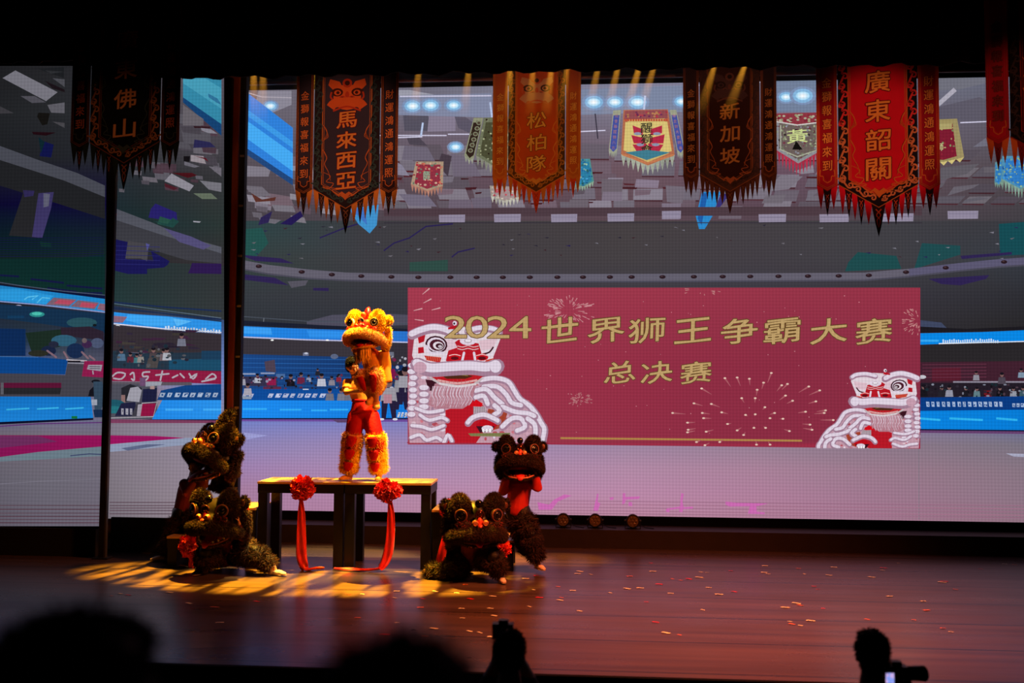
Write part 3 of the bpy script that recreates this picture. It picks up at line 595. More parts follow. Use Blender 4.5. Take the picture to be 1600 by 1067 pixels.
def lion_picture(T, name, lab):
    d = Draw(SY, 0.135, T, 4e-5)
    wh, sh, rd, pk, dk = 'dccfde', 'a07c92', 'b41826', 'c49aac', '3a1420'
    d.poly([(60, 400), (200, 430), (600, 500), (790, 490), (850, 560), (880, 620), (960, 690), (1020, 750), (1040, 800), (1092, 840), (1060, 890), (1086, 980), (60, 980), (50, 770), (50, 560)], 'c096a6')
    for k in range(150):
        x, y = R_.uniform(70, 1030), R_.uniform(480, 970)
        if x > 560 and y < 500+(x-780)*1.0: continue
        d.ell(x, y, R_.uniform(8, 26), R_.uniform(6, 16), jit(R_.choice([pk, wh, sh, 'c4707c', 'b04a58', 'd8bcc8']), .08), n=9)
    d.poly([(330, 730), (470, 690), (520, 640), (570, 660), (620, 700), (660, 790), (640, 860), (560, 980), (330, 980)], rd)
    d.poly([(650, 720), (800, 740), (760, 860), (690, 880), (640, 800)], 'a0402c'); d.poly([(180, 500), (270, 510), (240, 590), (200, 580)], dk)
    # left column of fleece rolls
    for y in range(400, 800, 46): d.ell(86+R_.uniform(-14, 10), y, 36, 26, sh); d.ell(84+R_.uniform(-12, 8), y-6, 30, 19, wh)
    for y in (560, 610, 660, 705): d.ell(170, y+10, 44, 30, sh); d.ell(168, y, 36, 20, wh)
    for pts in ([(140, 770), (210, 810), (300, 790), (345, 810)], [(80, 850), (160, 860), (230, 880), (320, 850)], [(72, 940), (140, 920), (190, 960), (260, 940), (300, 960)], [(110, 720), (200, 750), (310, 735)], [(320, 980), (350, 920), (380, 965)]): d.fluff(pts, 34, sh, wh)
    # slope on the other side
    for pts in ([(600, 510), (700, 495), (800, 520), (850, 590), (890, 650), (960, 700), (1010, 760), (1050, 830), (1075, 880), (1060, 970)], [(620, 560), (720, 560), (790, 620), (830, 680), (900, 700)], [(560, 590), (640, 580), (700, 640), (760, 690)], [(560, 640), (620, 630), (650, 690)], [(760, 710), (860, 750), (950, 760), (1000, 780)],
                [(760, 860), (830, 800), (900, 800), (930, 860), (870, 890)], [(950, 800), (1000, 840), (1010, 900), (1000, 960)], [(700, 700), (740, 740), (700, 770)]): d.fluff(pts, 46, sh, wh)
    d.poly([(540, 700), (620, 700), (660, 770), (540, 780)], '9c8a94')
    for i in range(6): d.line([(550+i*16, 705), (545+i*17, 770)], 3, 'c8b8c0', cap=False)
    d.poly([(510, 700), (560, 650), (610, 680), (600, 705)], 'd00e1a'); d.poly([(560, 840), (620, 790), (730, 830), (690, 880), (560, 870)], 'b80e1c'); d.poly([(560, 850), (700, 850), (680, 890), (590, 900)], '3c1420')
    d.fluff([(500, 830), (540, 790), (620, 770), (700, 800), (725, 815)], 44, sh, wh); d.ell(645, 868, 44, 24, wh)
    for x in (615, 640, 665): d.ell(x, 884, 9, 13, 'f4f0f4'); d.line([(x+12, 870), (x+12, 892)], 4, 'a08890', cap=False)
    d.poly([(500, 905), (820, 900), (800, 930), (520, 925)], '7a7a4c')
    # beard
    d.poly([(250, 530), (560, 545), (520, 680), (460, 720), (260, 720), (200, 690)], 'b07886')
    for i in range(24):
        x = 225+i*13; d.line([(x+12, 550), (x-6+R_.uniform(-8, 8), 610), (x+8, 650), (x-10+R_.uniform(-14, 14), 700+R_.uniform(-15, 20))], 6, wh if i % 2 else 'c8a8b4', 2.5, cap=False, smooth=4)
    # mouth
    d.poly([(190, 460), (620, 490), (560, 540), (440, 560), (300, 545), (220, 500)], 'c0b0b4'); d.poly([(200, 465), (420, 430), (610, 480), (540, 528), (420, 540), (290, 520)], 'b81c24'); d.poly([(300, 470), (420, 448), (540, 475), (480, 495), (340, 495)], '4c2818')
    d.line([(340, 470), (420, 462), (500, 472)], 6, '8a7038', cap=False); d.line([(270, 505), (420, 528), (570, 505)], 16, 'd8a0a0', cap=False, smooth=3)
    for i in range(9): d.line([(300+i*30, 505+8*math.sin(i)), (302+i*30, 528)], 3, 'b04850', cap=False)
    d.line([(280, 530), (420, 552), (560, 535)], 14, 'd8ccd0', cap=False, smooth=3)
    # head
    d.poly([(100, 150), (240, 90), (360, 110), (560, 100), (720, 120), (745, 190), (690, 330), (690, 370), (100, 370), (80, 320)], 'dccdd6')
    d.poly([(370, 240), (430, 200), (580, 230), (600, 300), (560, 370), (330, 370), (350, 290)], rd)
    d.poly([(280, 200), (390, 200), (420, 260), (330, 290), (290, 260)], 'd8bcc8'); d.poly([(580, 210), (720, 190), (690, 270), (600, 280)], 'd8b8c4')
    for p in ([(120, 170), (180, 165), (170, 215), (130, 230)], [(125, 260), (165, 255), (170, 300), (125, 305)]): d.poly(p, rd)
    d.ell(262, 238, 84, 66, dk, .15); d.ell(262, 238, 70, 54, wh, .15); d.ell(268, 242, 58, 44, '4a1a28', .15); d.ell(276, 246, 40, 30, 'e0d4dc', .15); d.ell(284, 248, 28, 20, dk, .15); d.ell(290, 252, 16, 11, 'c0b4bc', .15); d.line([(185, 250), (220, 300), (310, 300)], 20, wh, smooth=3)
    d.line([(610, 310), (660, 295), (690, 255)], 12, dk, cap=False, smooth=3); d.line([(620, 330), (680, 310), (700, 270)], 12, wh, cap=False, smooth=3)
    d.poly([(170, 320), (300, 335), (290, 375), (190, 355)], 'b81a24')
    for i in range(8): d.line([(190+i*14, 325), (186+i*14, 362)], 4, 'd87a50', cap=False)
    d.ell(500, 212, 62, 30, wh); d.ell(500, 210, 30, 16, 'b4a4ac'); d.ell(500, 208, 22, 10, 'e8e0e8')
    for y in (248, 268): d.line([(420, y), (460, y+8), (500, y-2), (540, y+8), (580, y)], 7, 'd8b0b4', cap=False, smooth=3)
    for x, m in ((400, 1), (605, -1)): d.ell(x, 332, 48, 27, 'c4141e'); d.ell(x, 340, 30, 13, '5a1018'); d.line([(x-44, 322), (x, 312), (x+44, 322)], 6, 'e8c0c0', cap=False, smooth=3)
    for p in ([(470, 300), (455, 365)], [(545, 300), (555, 365)]): d.line(p, 18, wh)
    d.line([(340, 310), (315, 340), (340, 372)], 10, wh, smooth=3); d.line([(625, 385), (640, 360), (690, 345)], 22, 'c03a28', 8)
    # upper lip and brows
    d.fluff([(120, 390), (220, 425), (360, 418), (520, 410), (640, 420), (720, 400)], 92, sh, wh, 6); d.ell(712, 412, 50, 58, sh); d.ell(706, 402, 44, 48, wh); d.ell(140, 410, 50, 44, pk)
    d.fluff([(80, 165), (150, 135), (240, 115), (330, 130), (400, 165)], 62, sh, wh, 5); d.fluff([(500, 140), (590, 118), (690, 125), (735, 150)], 46, sh, wh, 5)
    d.ell(400, 78, 16, 18, wh); d.ell(396, 80, 7, 9, '30202a'); d.poly([(350, 110), (410, 92), (420, 118), (350, 125)], rd)
    sub(d, name)['label'] = lab
lion_picture(lambda x, y: (630+x/4.85, min(490+y/4.85, 691.3)), 'lion_picture', 'large pictured white lion')
lion_picture(lambda x, y: (1424-(x/4.85-22)*.745, min(580+(y/4.85-17)*.715, 699.6)), 'lion_picture', 'small pictured white lion')
d = Draw(SY, 0.165)
def gold(t, xs, y, wd, ht, off, shear, brush):
    for c, o in (('5c4020', off+0.028), ('bc9c68', off)):
        for ch, x in zip(t, xs): U, F = glyph_fit(ch, 0, 0, wd, ht, o, shear, brush); d._put([(x+u[0], y-u[1]+(x-1000)*0.004) for u in U], F, [hx(c)]*len(U), True)
        d.k += 3e-4
gold('2024', (714, 747, 780, 814), 513, 34, 34, 0.002, 0.0, 0)
gold('世界狮王争霸大赛', (875, 947, 1010, 1081, 1153, 1219, 1291, 1361), 517, 56, 37, 0.010, 0.10, 0.018)
gold('总决赛', (968, 1025, 1086), 582, 48, 32, 0.010, 0.10, 0.018)
sub(d, 'lettering')

# ------------------------------------------------------------------ the two screens on the left
def side_screen(name, label, x0, x1, ytop, ybot, Y, xs, fields):
    root = tag(empty(name, tuple(atY((x0+x1)/2, ybot, Y))), label, 'screen')
    a, b = atY(x0, ybot, Y), atY(x1-(11 if x0 < 0 else 0), ybot, Y); z0, z1 = min(a[2], b[2]), atY((x0+x1)/2, ytop, Y)[2]
    cabn = MB(); n = max(2, round((b[0]-a[0])/0.6)); q = (b[0]-a[0])/n
    for i in range(n):
        for k in range(7): cabn.box((a[0]+i*q+.003, Y+.01, z0+(z1-z0)*k/7+.003), (a[0]+(i+1)*q-.003, Y+.1, z0+(z1-z0)*(k+1)/7-.003))
    under(cabn.build('cabinet_wall', blk), root)
    under(MB().box((a[0], Y-.05, 0.0), (b[0], Y+.3, z0-.004)).build('base_plinth', mat('plinth_black', '0e0b0b', 0.8)), root)
    return root
YI, YO = 14.62, 14.14
inner = side_screen('side_screen', 'narrow glowing screen between the slim black post and the wide dark truss column', 176, 347, 122, 807, YI, 0, 0)
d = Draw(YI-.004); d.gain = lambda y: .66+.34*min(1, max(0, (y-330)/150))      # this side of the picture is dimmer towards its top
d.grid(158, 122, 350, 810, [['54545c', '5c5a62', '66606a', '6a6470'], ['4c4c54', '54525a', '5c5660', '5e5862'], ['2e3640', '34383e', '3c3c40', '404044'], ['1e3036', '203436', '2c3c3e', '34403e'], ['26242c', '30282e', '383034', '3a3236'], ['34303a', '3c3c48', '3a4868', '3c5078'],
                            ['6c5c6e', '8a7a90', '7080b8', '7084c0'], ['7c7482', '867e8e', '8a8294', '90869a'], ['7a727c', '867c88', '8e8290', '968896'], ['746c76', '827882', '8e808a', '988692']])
d.poly([(158, 405), (350, 415), (350, 500), (158, 474)], '22393a', '34383a', 0)
tiles(d, (180, 175, 344, 300), 34, 16, 40, ['6a6670', '7c7680', '58525c', '5a4450'], .1, None, 345)
for p, c in (([(286, 122), (346, 122), (346, 194), (286, 152)], '3fa0c4'), ([(286, 122), (320, 122), (346, 138), (346, 170), (286, 130)], '54b8d8'), ([(286, 152), (346, 194), (346, 212), (286, 160)], '1c4f86'), ([(325, 146), (340, 154), (346, 164), (338, 160), (326, 152)], '3a86b4'),
             ([(286, 164), (318, 186), (318, 196), (286, 196)], '7a747c'), ([(302, 197), (330, 198), (328, 200), (304, 200)], '3a1c24'), ([(314, 200), (330, 202), (340, 209), (326, 208), (315, 204)], '9c98a6'), ([(304, 218), (328, 222), (337, 230), (302, 231)], '33305e'),
             ([(298, 242), (318, 244), (322, 256), (298, 252)], 'b0a4ac'), ([(302, 243), (322, 247), (326, 253), (318, 248)], '6a1c28'), ([(287, 244), (297, 244), (296, 253), (287, 252)], '1a161a'), ([(288, 252), (312, 260), (304, 262), (288, 258)], '7c7884'), ([(268, 270), (300, 270), (308, 274), (294, 278)], '551820'),
             ([(268, 271), (303, 290), (296, 299), (257, 283)], 'a6a2ae'), ([(257, 286), (278, 294), (272, 297), (258, 292)], '5a2430'), ([(312, 282), (346, 286), (346, 300), (326, 296)], '8a8892'), ([(326, 260), (346, 262), (346, 276)], '807a86'), ([(302, 302), (330, 302), (340, 311), (316, 311)], '74806e'),
             ([(243, 318), (276, 332), (277, 346), (232, 340), (236, 326)], '30287a'), ([(250, 338), (276, 346), (264, 354), (246, 350)], '2f5c50'), ([(302, 345), (314, 346), (312, 348), (302, 347)], 'b0b0bc')): d.poly(p, c)
# ring beam sweeping down from the left
d.poly([(158, 318), (176, 324), (236, 347), (290, 370), (346, 386), (346, 398), (290, 386), (250, 366), (176, 342), (158, 336)], '5e606c')
d.poly([(176, 342), (250, 366), (346, 396), (346, 412), (290, 406), (230, 388), (176, 372)], '44444c')
for p, c in (([(256, 356), (300, 370), (330, 384), (318, 390), (280, 378)], '5c5684'), ([(176, 373), (200, 378), (198, 405), (240, 408), (236, 392), (265, 408), (262, 414), (256, 418), (230, 420), (230, 428), (200, 428), (176, 422)], '1c1a58'), ([(200, 376), (233, 382), (230, 408), (220, 404), (196, 404)], '4e4c52'), ([(228, 380), (234, 382), (230, 392)], '5c5ca0'),
             ([(300, 411), (346, 412), (346, 428), (294, 427), (298, 418)], '301c52'), ([(240, 345), (262, 350), (270, 340), (280, 346), (270, 356), (256, 352)], '26504c')): d.poly(p, c)
for i in range(5): d.line([(176, 384+i*7), (250, 386+i*7)], .8, '2c2c74', cap=False)
for pts, c in (([(176, 472), (260, 480), (346, 486)], '1c2c50'), ([(176, 482), (240, 488), (346, 499)], '1b2a4c'), ([(176, 474), (346, 497)], '5a6c80'), ([(176, 479), (346, 502)], '20304c')): d.line(pts, 2.4 if c != '5a6c80' else 1.1, c, cap=False)
d.poly([(174, 487), (200, 490), (260, 494), (346, 503), (346, 519), (260, 514), (174, 505)], '2c8fe2'); d.poly([(200, 491), (270, 496), (274, 510), (230, 509), (196, 500)], '3fa4f0'); d.poly([(270, 497), (300, 502), (276, 510)], '58b4f4'); d.poly([(174, 493), (199, 495), (192, 504), (174, 504)], '8a6478')
d.line([(174, 505.5), (260, 514), (346, 519.5)], 1.8, 'd8d4e4', cap=False); d.ell(184, 509.5, 4, 1.6, 'e8e8f0'); d.ell(298, 519, 3, 1.4, 'e8e8f0')
for i in range(20): x = 258+i*4.4; d.rect(x, 511+(x-258)*.07-R_.uniform(0, 3), x+2.6, 515+(x-258)*.07, jit('c4d0e0', .2))
d.poly([(174, 508), (260, 516), (346, 522), (346, 560), (174, 548)], '352e34')
for _ in range(24): x, y = R_.uniform(178, 300), R_.uniform(515, 548); d.poly([(x, y), (x+R_.uniform(8, 26), y+1), (x+R_.uniform(8, 26), y+4), (x, y+4)], jit(R_.choice(['3a2238', '403a36', '2c2434']), .2))
d.poly([(174, 548), (220, 552), (346, 550), (346, 580), (174, 576)], '243444'); d.poly([(264, 562), (346, 560), (346, 579), (264, 577)], '1c4a66'); d.poly([(315, 548), (346, 548), (346, 562), (315, 562)], '1c3c58')
for x, y, h, c in ((190, 578, 34, '4c6a86'), (204, 578, 28, '5a2434'), (214, 578, 26, '3c7078'), (220, 578, 28, '8a8480'), (240, 578, 36, '4a4044'), (256, 578, 34, '6a5a60'), (261, 578, 36, 'a8aab4'), (284, 556, 36, '6e7080')): person_px(d, x, y, h, c)
d.poly([(232, 560), (250, 554), (246, 575), (228, 575)], '4a4444')
for _ in range(40): x, y = R_.uniform(178, 300), R_.uniform(540, 572); d.ell(x, y, R_.uniform(1.2, 4), R_.uniform(1.2, 3.4), jit(R_.choice(['2a2836', '28303c', '5a5a60', '20303c']), .2), n=7)
d.poly([(172, 575), (260, 578), (346, 580), (346, 600), (260, 597), (172, 595)], '8a1c40')
for pts in ([(176, 588), (184, 582), (196, 584), (190, 592), (178, 591)], [(204, 585), (209, 582), (210, 594), (206, 592)], [(234, 581), (224, 582), (224, 588), (232, 588), (228, 594), (220, 592)], [(244, 586), (264, 584)], [(254, 580), (251, 594)], [(270, 590), (278, 586)], [(282, 584), (288, 590)], [(296, 584), (302, 592), (308, 584), (298, 590)], [(322, 592), (332, 584), (338, 590), (326, 593)], [(316, 596), (336, 592)]): d.line(pts, 2.6, 'aca4b0', smooth=3)
d.rect(172, 597, 300, 602, '58505a'); d.rect(172, 600, 246, 655, '4c4c58')
d.poly([(290, 602), (346, 600), (346, 626), (246, 625), (252, 610)], '12407c'); glyph_row(d, 250, 345, 617, 7, 8, 'a0b0c8', .4, '12407c')
# coach on a stool, judge under a small board
d.poly([(190, 606), (204, 600), (222, 606), (218, 626), (190, 628)], '24242c'); d.poly([(204, 606), (216, 604), (222, 610), (218, 628), (198, 626)], '9a98a4'); d.rect(190, 617, 196, 630, '8a6a68')
d.ell(178, 634, 20, 10, '1d5464'); d.ell(178, 640, 16, 6, '246e78'); d.poly([(190, 630), (212, 628), (214, 650), (180, 650)], '20203c'); d.poly([(214, 630), (228, 628), (214, 650), (206, 650)], '3c3a44')
d.poly([(224, 608), (246, 606), (244, 628), (222, 628)], '1c1e3c'); d.rect(235, 603, 242, 608, 'a08480'); d.poly([(228, 596), (254, 596), (252, 602), (228, 604)], '9498a4'); d.rect(219, 590, 228, 603, '6a4a6c')
d.poly([(222, 631), (244, 630), (240, 650), (216, 650)], '8c1440'); d.poly([(216, 632), (223, 631), (220, 650), (214, 650)], '9a94a0'); d.line([(222, 630), (246, 628), (240, 651), (172, 653)], 1.4, 'aca8b0', cap=False); glyph_row(d, 190, 210, 643, 10, 3, '9a98a4', 0, '3c3a48')
d.poly([(254, 625), (346, 625), (346, 655), (238, 655)], '1f86e4', '2a90e8', 0)
for x0, x1 in ((259, 302), (318, 346)): d.line([(x0, 640), (x1, 640)], 3.4, '40a8f4', cap=False)
d.poly([(238, 655), (346, 655), (346, 657), (200, 656)], '16183a'); d.poly([(172, 655), (346, 657), (346, 661), (172, 661)], '7a3c5c')
d.poly([(172, 680), (240, 681), (290, 684), (172, 694)], '98145c'); d.poly([(172, 694), (290, 684), (346, 683), (346, 690), (172, 706)], '8c96b0'); d.poly([(190, 700), (230, 694), (260, 694), (200, 704)], '5c6484')
for i, y in enumerate((784, 789, 793, 797, 802)): d.rect(172, y, 350, y+1.3, '5c4652')
bpy.context.view_layer.update()
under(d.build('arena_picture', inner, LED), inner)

outer = side_screen('side_screen', 'leftmost glowing screen, cut by the frame edge, outside the slim black post', -110, 164, 103, 821, YO, 0, 0)
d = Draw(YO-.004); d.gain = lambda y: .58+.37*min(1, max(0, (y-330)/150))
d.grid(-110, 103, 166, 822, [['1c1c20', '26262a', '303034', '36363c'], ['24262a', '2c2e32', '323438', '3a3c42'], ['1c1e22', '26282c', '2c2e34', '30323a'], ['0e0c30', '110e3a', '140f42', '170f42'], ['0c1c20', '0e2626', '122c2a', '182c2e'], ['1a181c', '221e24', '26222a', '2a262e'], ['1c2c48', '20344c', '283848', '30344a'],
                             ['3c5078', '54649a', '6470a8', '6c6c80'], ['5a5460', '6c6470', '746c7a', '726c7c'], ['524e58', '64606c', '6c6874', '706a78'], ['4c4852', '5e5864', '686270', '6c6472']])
for p, c in (([(0, 110), (100, 105), (100, 122), (60, 108)], '26282c'), ([(4, 122), (24, 110), (90, 144), (72, 158)], '94929e'), ([(-40, 130), (4, 122), (20, 140), (-40, 140)], '2c2c30'), ([(70, 126), (101, 140), (101, 144), (82, 138)], '241a20'), ([(82, 122), (101, 124), (101, 136)], '5e5e66'), ([(32, 150), (54, 150), (72, 160), (50, 161)], '62606a'),
             ([(74, 164), (101, 160), (101, 177), (80, 176)], '76747e'), ([(76, 162), (100, 172), (86, 166)], '3a1820'), ([(-20, 164), (0, 166), (22, 177), (-20, 178)], '4a484e'), ([(60, 176), (78, 177), (74, 194), (66, 196), (58, 182)], '1c1a18'), ([(82, 190), (101, 192), (101, 200)], '5a585e'), ([(50, 206), (88, 207), (72, 212), (52, 210)], '2a1018'), ([(66, 220), (84, 226), (80, 246), (62, 244)], '181c5a'),
             ([(60, 214), (70, 222), (64, 240)], '14303a'), ([(70, 110), (80, 115), (100, 112)], '3a3c40'),
             ([(-110, 196), (0, 228), (60, 250), (120, 270), (164, 290), (164, 308), (100, 282), (0, 250), (-110, 214)], '5a5c68'), ([(-110, 214), (0, 250), (100, 282), (164, 308), (164, 342), (90, 318), (0, 290), (-110, 250)], '2b2c30'),
             ([(38, 296), (84, 300), (80, 322), (66, 372), (14, 368)], '2e2e32'), ([(60, 302), (84, 300), (80, 325), (66, 372), (50, 370), (56, 330)], '4a4278'), ([(68, 302), (78, 303), (76, 322), (68, 324)], '74748c'), ([(36, 297), (54, 298), (52, 306), (38, 308)], '3c3468'),
             ([(-110, 404), (50, 404), (130, 402), (164, 397), (164, 470), (90, 456), (0, 440), (-110, 430)], '10302e'), ([(62, 377), (80, 380), (80, 387), (64, 385)], '14382e')): d.poly(p, c)
for i in range(9): d.line([(-20, 372+i*3.6), (162, 371+i*3.6)], .7, '1a1650', cap=False)
for pts in ([(0, 430), (30, 432)], [(48, 436), (100, 442)], [(104, 446), (160, 451)], [(74, 450), (120, 456)], [(124, 458), (160, 458)]): d.line(pts, 3, '151a44', cap=False)
d.line([(-60, 432), (30, 446), (100, 455), (164, 461)], 1.3, '4c5870', cap=False); d.poly([(-60, 436), (60, 452), (164, 462), (164, 468), (60, 458), (-60, 444)], '0e1438')
d.poly([(-110, 438), (0, 446), (80, 456), (164, 467), (164, 488), (70, 476), (0, 470), (-110, 464)], '2288cc'); d.poly([(-60, 452), (30, 452), (84, 462), (72, 475), (0, 468), (-60, 462)], '2c9ce0'); d.line([(38, 468), (44, 464), (60, 462), (50, 468)], 2, '5ac0f0', cap=False); d.line([(58, 473), (66, 465), (78, 466)], 2, '5ac0f0', cap=False)
d.poly([(84, 465), (120, 468), (108, 479), (72, 476)], '7c6070'); d.poly([(92, 468), (118, 470), (108, 476), (84, 474)], 'b84a62'); d.poly([(122, 469), (155, 473), (148, 483), (110, 479)], '7c6070'); d.poly([(128, 472), (152, 475), (146, 481), (124, 479)], 'b84a62'); d.poly([(156, 474), (164, 475), (164, 486), (152, 483)], '8a6274')
d.line([(-60, 466), (60, 476), (164, 488)], 1.8, '8a94c4', cap=False); d.ell(29, 478, 5, 1.6, 'c0b8d8')
d.poly([(-60, 470), (60, 480), (164, 490), (164, 520), (60, 505), (-60, 490)], '15304c'); d.ell(58, 491, 12, 4.4, '2c8a88'); d.ell(58, 490, 8, 2.6, '4cc0b0'); d.rect(12, 493, 38, 497, '143a5c')
d.ell(128, 504, 24, 8, '28505c'); d.ell(148, 508, 3, 2, '14181c'); d.poly([(-60, 512), (40, 514), (40, 556), (-60, 556)], '0e2a56'); d.poly([(40, 520), (100, 514), (100, 540), (50, 552)], '1c2c24'); d.poly([(95, 512), (140, 510), (162, 518), (162, 532), (96, 524)], '2c2230')
for x, y, rx, ry, c in ((100, 532, 20, 9, '2f5c74'), (152, 536, 10, 8, '4a5470'), (76, 548, 12, 8, '1a2440'), (118, 548, 14, 12, '182a4c'), (136, 538, 8, 6, '3c2448'), (132, 532, 4, 4, '6a5a5c'), (84, 538, 8, 5, '24283c'), (60, 552, 16, 5, '2a2c24')): d.ell(x, y, rx, ry, c)
for pts in ([(74, 548), (88, 558)], [(100, 550), (106, 560)], [(128, 550), (138, 560)], [(140, 556), (148, 562)]): d.line(pts, 3, '806470')
d.poly([(-110, 555), (60, 558), (106, 562), (102, 585), (60, 584), (-110, 582)], '0d4488'); d.line([(-60, 556), (60, 558)], 1, '3c6aa0', cap=False); d.line([(104, 562), (136, 564)], 2, 'b8b0b8', cap=False); d.line([(106, 567), (136, 568)], 1.6, '9894a0', cap=False); d.rect(106, 563.5, 126, 566, '141018')
d.poly([(-110, 582), (60, 584), (102, 586), (106, 568), (164, 570), (164, 620), (-110, 620)], '44424c'); d.poly([(132, 564), (164, 564), (164, 590), (128, 588)], '8c1c4c'); d.poly([(138, 570), (160, 570), (158, 580), (136, 577)], '9a94a0'); d.line([(145, 579), (146, 585)], 2, '9a94a0', cap=False)
for y in (572.5, 575.5): d.line([(140, y), (157, y+.5)], 1, '3a2c3c', cap=False)
d.poly([(-110, 598), (96, 598), (96, 606), (-110, 606)], '5a1434'); d.poly([(-110, 606), (96, 606), (94, 616), (-110, 616)], '26262a'); d.rect(1, 598, 6, 616, '5a5a62')
d.ell(150, 596, 7, 3, '14141c'); d.poly([(140, 610), (148, 602), (154, 606), (153, 619), (138, 619)], '14141c'); d.poly([(146, 596), (160, 596), (164, 620), (156, 650), (148, 640)], '34485c'); d.rect(143, 624, 152, 633, '9aa0b0')
d.poly([(-110, 619), (142, 620), (146, 653), (0, 660), (-110, 664)], '1472c4', '1e84d8', 1)
for x0, x1, y in ((10, 46, 639), (58, 92, 638), (102, 131, 638)): d.line([(x0, y+1), (x1, y-1)], 2.4, '38b0e4', cap=False)
d.rect(112, 650, 121, 654, '14703c'); d.poly([(-110, 664), (146, 653), (146, 656), (0, 663), (-110, 668)], '0c0e28'); d.poly([(146, 640), (164, 640), (164, 652), (148, 652)], '182c4c'); d.line([(-60, 670), (60, 662), (164, 660)], 1.8, '5c3070', cap=False)
d.poly([(-110, 680), (164, 680), (164, 697), (60, 706), (0, 714), (-110, 724)], '7a1450', '941458', 0); d.poly([(-60, 681), (60, 681), (90, 690), (0, 700), (-60, 705)], '6c2c5c'); d.poly([(-110, 724), (0, 714), (60, 706), (164, 697), (164, 712), (60, 718), (0, 721), (-110, 730)], '6a7c88')
d.line([(110, 712), (140, 709), (160, 710)], 1.6, '3c4468', cap=False); d.line([(-60, 760), (60, 752), (164, 748)], 1, '7a7684', cap=False)
for i, y in enumerate((789, 795, 801, 806, 811, 816)): d.rect(-110, y, 166, y+1.3, '52323e' if i % 2 else '5a4450')
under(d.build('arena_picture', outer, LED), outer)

# ------------------------------------------------------------------ drapes, posts, bars
drape = mat('black_velour', '060505', 0.95, spec=0.05, sheen=0.1)
def curtain(x0, x1, Y, z0, z1, label):
    n = int((x1-x0)/0.09); P = []; F = []
    for i in range(n+1):
        x = x0+(x1-x0)*i/n; y = Y+0.05*math.sin(i*1.7)+0.02*math.sin(i*0.61); s = 0.012*math.sin(i*0.9)
        P += [(x, y, z0+s), (x, y, z1), (x, y+.02, z1), (x, y+.02, z0+s)]
    for i in range(n):
        a, b = 4*i, 4*i+4
        for k in range(4): F.append((a+k, b+k, b+(k+1) % 4, a+(k+1) % 4))
    F += [(0, 1, 2, 3), (4*n+3, 4*n+2, 4*n+1, 4*n)]
    tag(MB().add(P, F).build('teaser_curtain', drape), label, 'curtain')
p = atY(900, 110.5, 11.6); q = atY(284, 110, 11.6)
curtain(q[0], 10.9, 11.6, p[2], 10.4, 'long black border curtain whose hem crops the banners and the wide screen')
curtain(-12.9, q[0]-.06, 11.75, atY(60, 97, 11.75)[2], 10.4, 'short black border curtain above the leftmost screen, behind the dark banner')

tr = mat('truss_lit_tone', '9a4828', 0.55, 0.2, spec=0.3); tr2 = mat('truss_dark', '120c0b', 0.6); br = mat('bracket_grey', '8a7a70', 0.5)  # column face: orange light on the dark truss, put into its base colour
a = atY(344, 862, 14.75); b = atY(369.5, 862, 14.75); r = tag(empty('truss_column', ((a[0]+b[0])/2, 14.8, 0)), 'dark truss column standing between the narrow and the wide screen', 'column')
wq = (b[0]-a[0])/2; MB().box((-wq, -.08, 0), (0.035-.01, .06, 8.4)).build('column_face', tr, r); MB().box((0.035, -.05, 0), (wq, .06, 8.4)).build('side_rail', tr2, r)
MB().box((-wq-.08, -.15, 0), (wq+.08, .15, .02)).build('base_plate', tr2, r)
for z in (1.35, 2.1, 2.85, 3.6, 4.35, 5.1, 5.85): MB().box((0.05, -.065, z), (wq-.012, -.05, z+.03)).build('bracket', br, r)
a = atY(155.5, 864, 13.98); b = atY(166, 864, 13.98); r = tag(empty('slim_post', ((a[0]+b[0])/2, 13.98, 0)), 'slim black post between the leftmost and the narrow screen', 'post')
wq = (b[0]-a[0])/2; MB().box((-wq, -.04, 0), (wq-.02, .04, 8.4)).build('post_body', tr2, r); MB().box((wq-.018, -.03, 0), (wq, .03, 8.4)).build('edge_strip', mat('edge_grey', '3a3632', 0.5), r)
MB().box((-wq-.06, -.1, 0), (wq+.06, .1, .02)).build('base_plate', tr2, r)
pz = atY(900, 121, 15.9)[2]
tag(MB().cyl((-5.6, 15.9, pz), (10, 15.9, pz), .03, n=10).build('lighting_bar', mat('bar_metal', '5a3028', 0.4, 0.6)), 'thin horizontal pipe above the top edge of the wide screen', 'pipe')

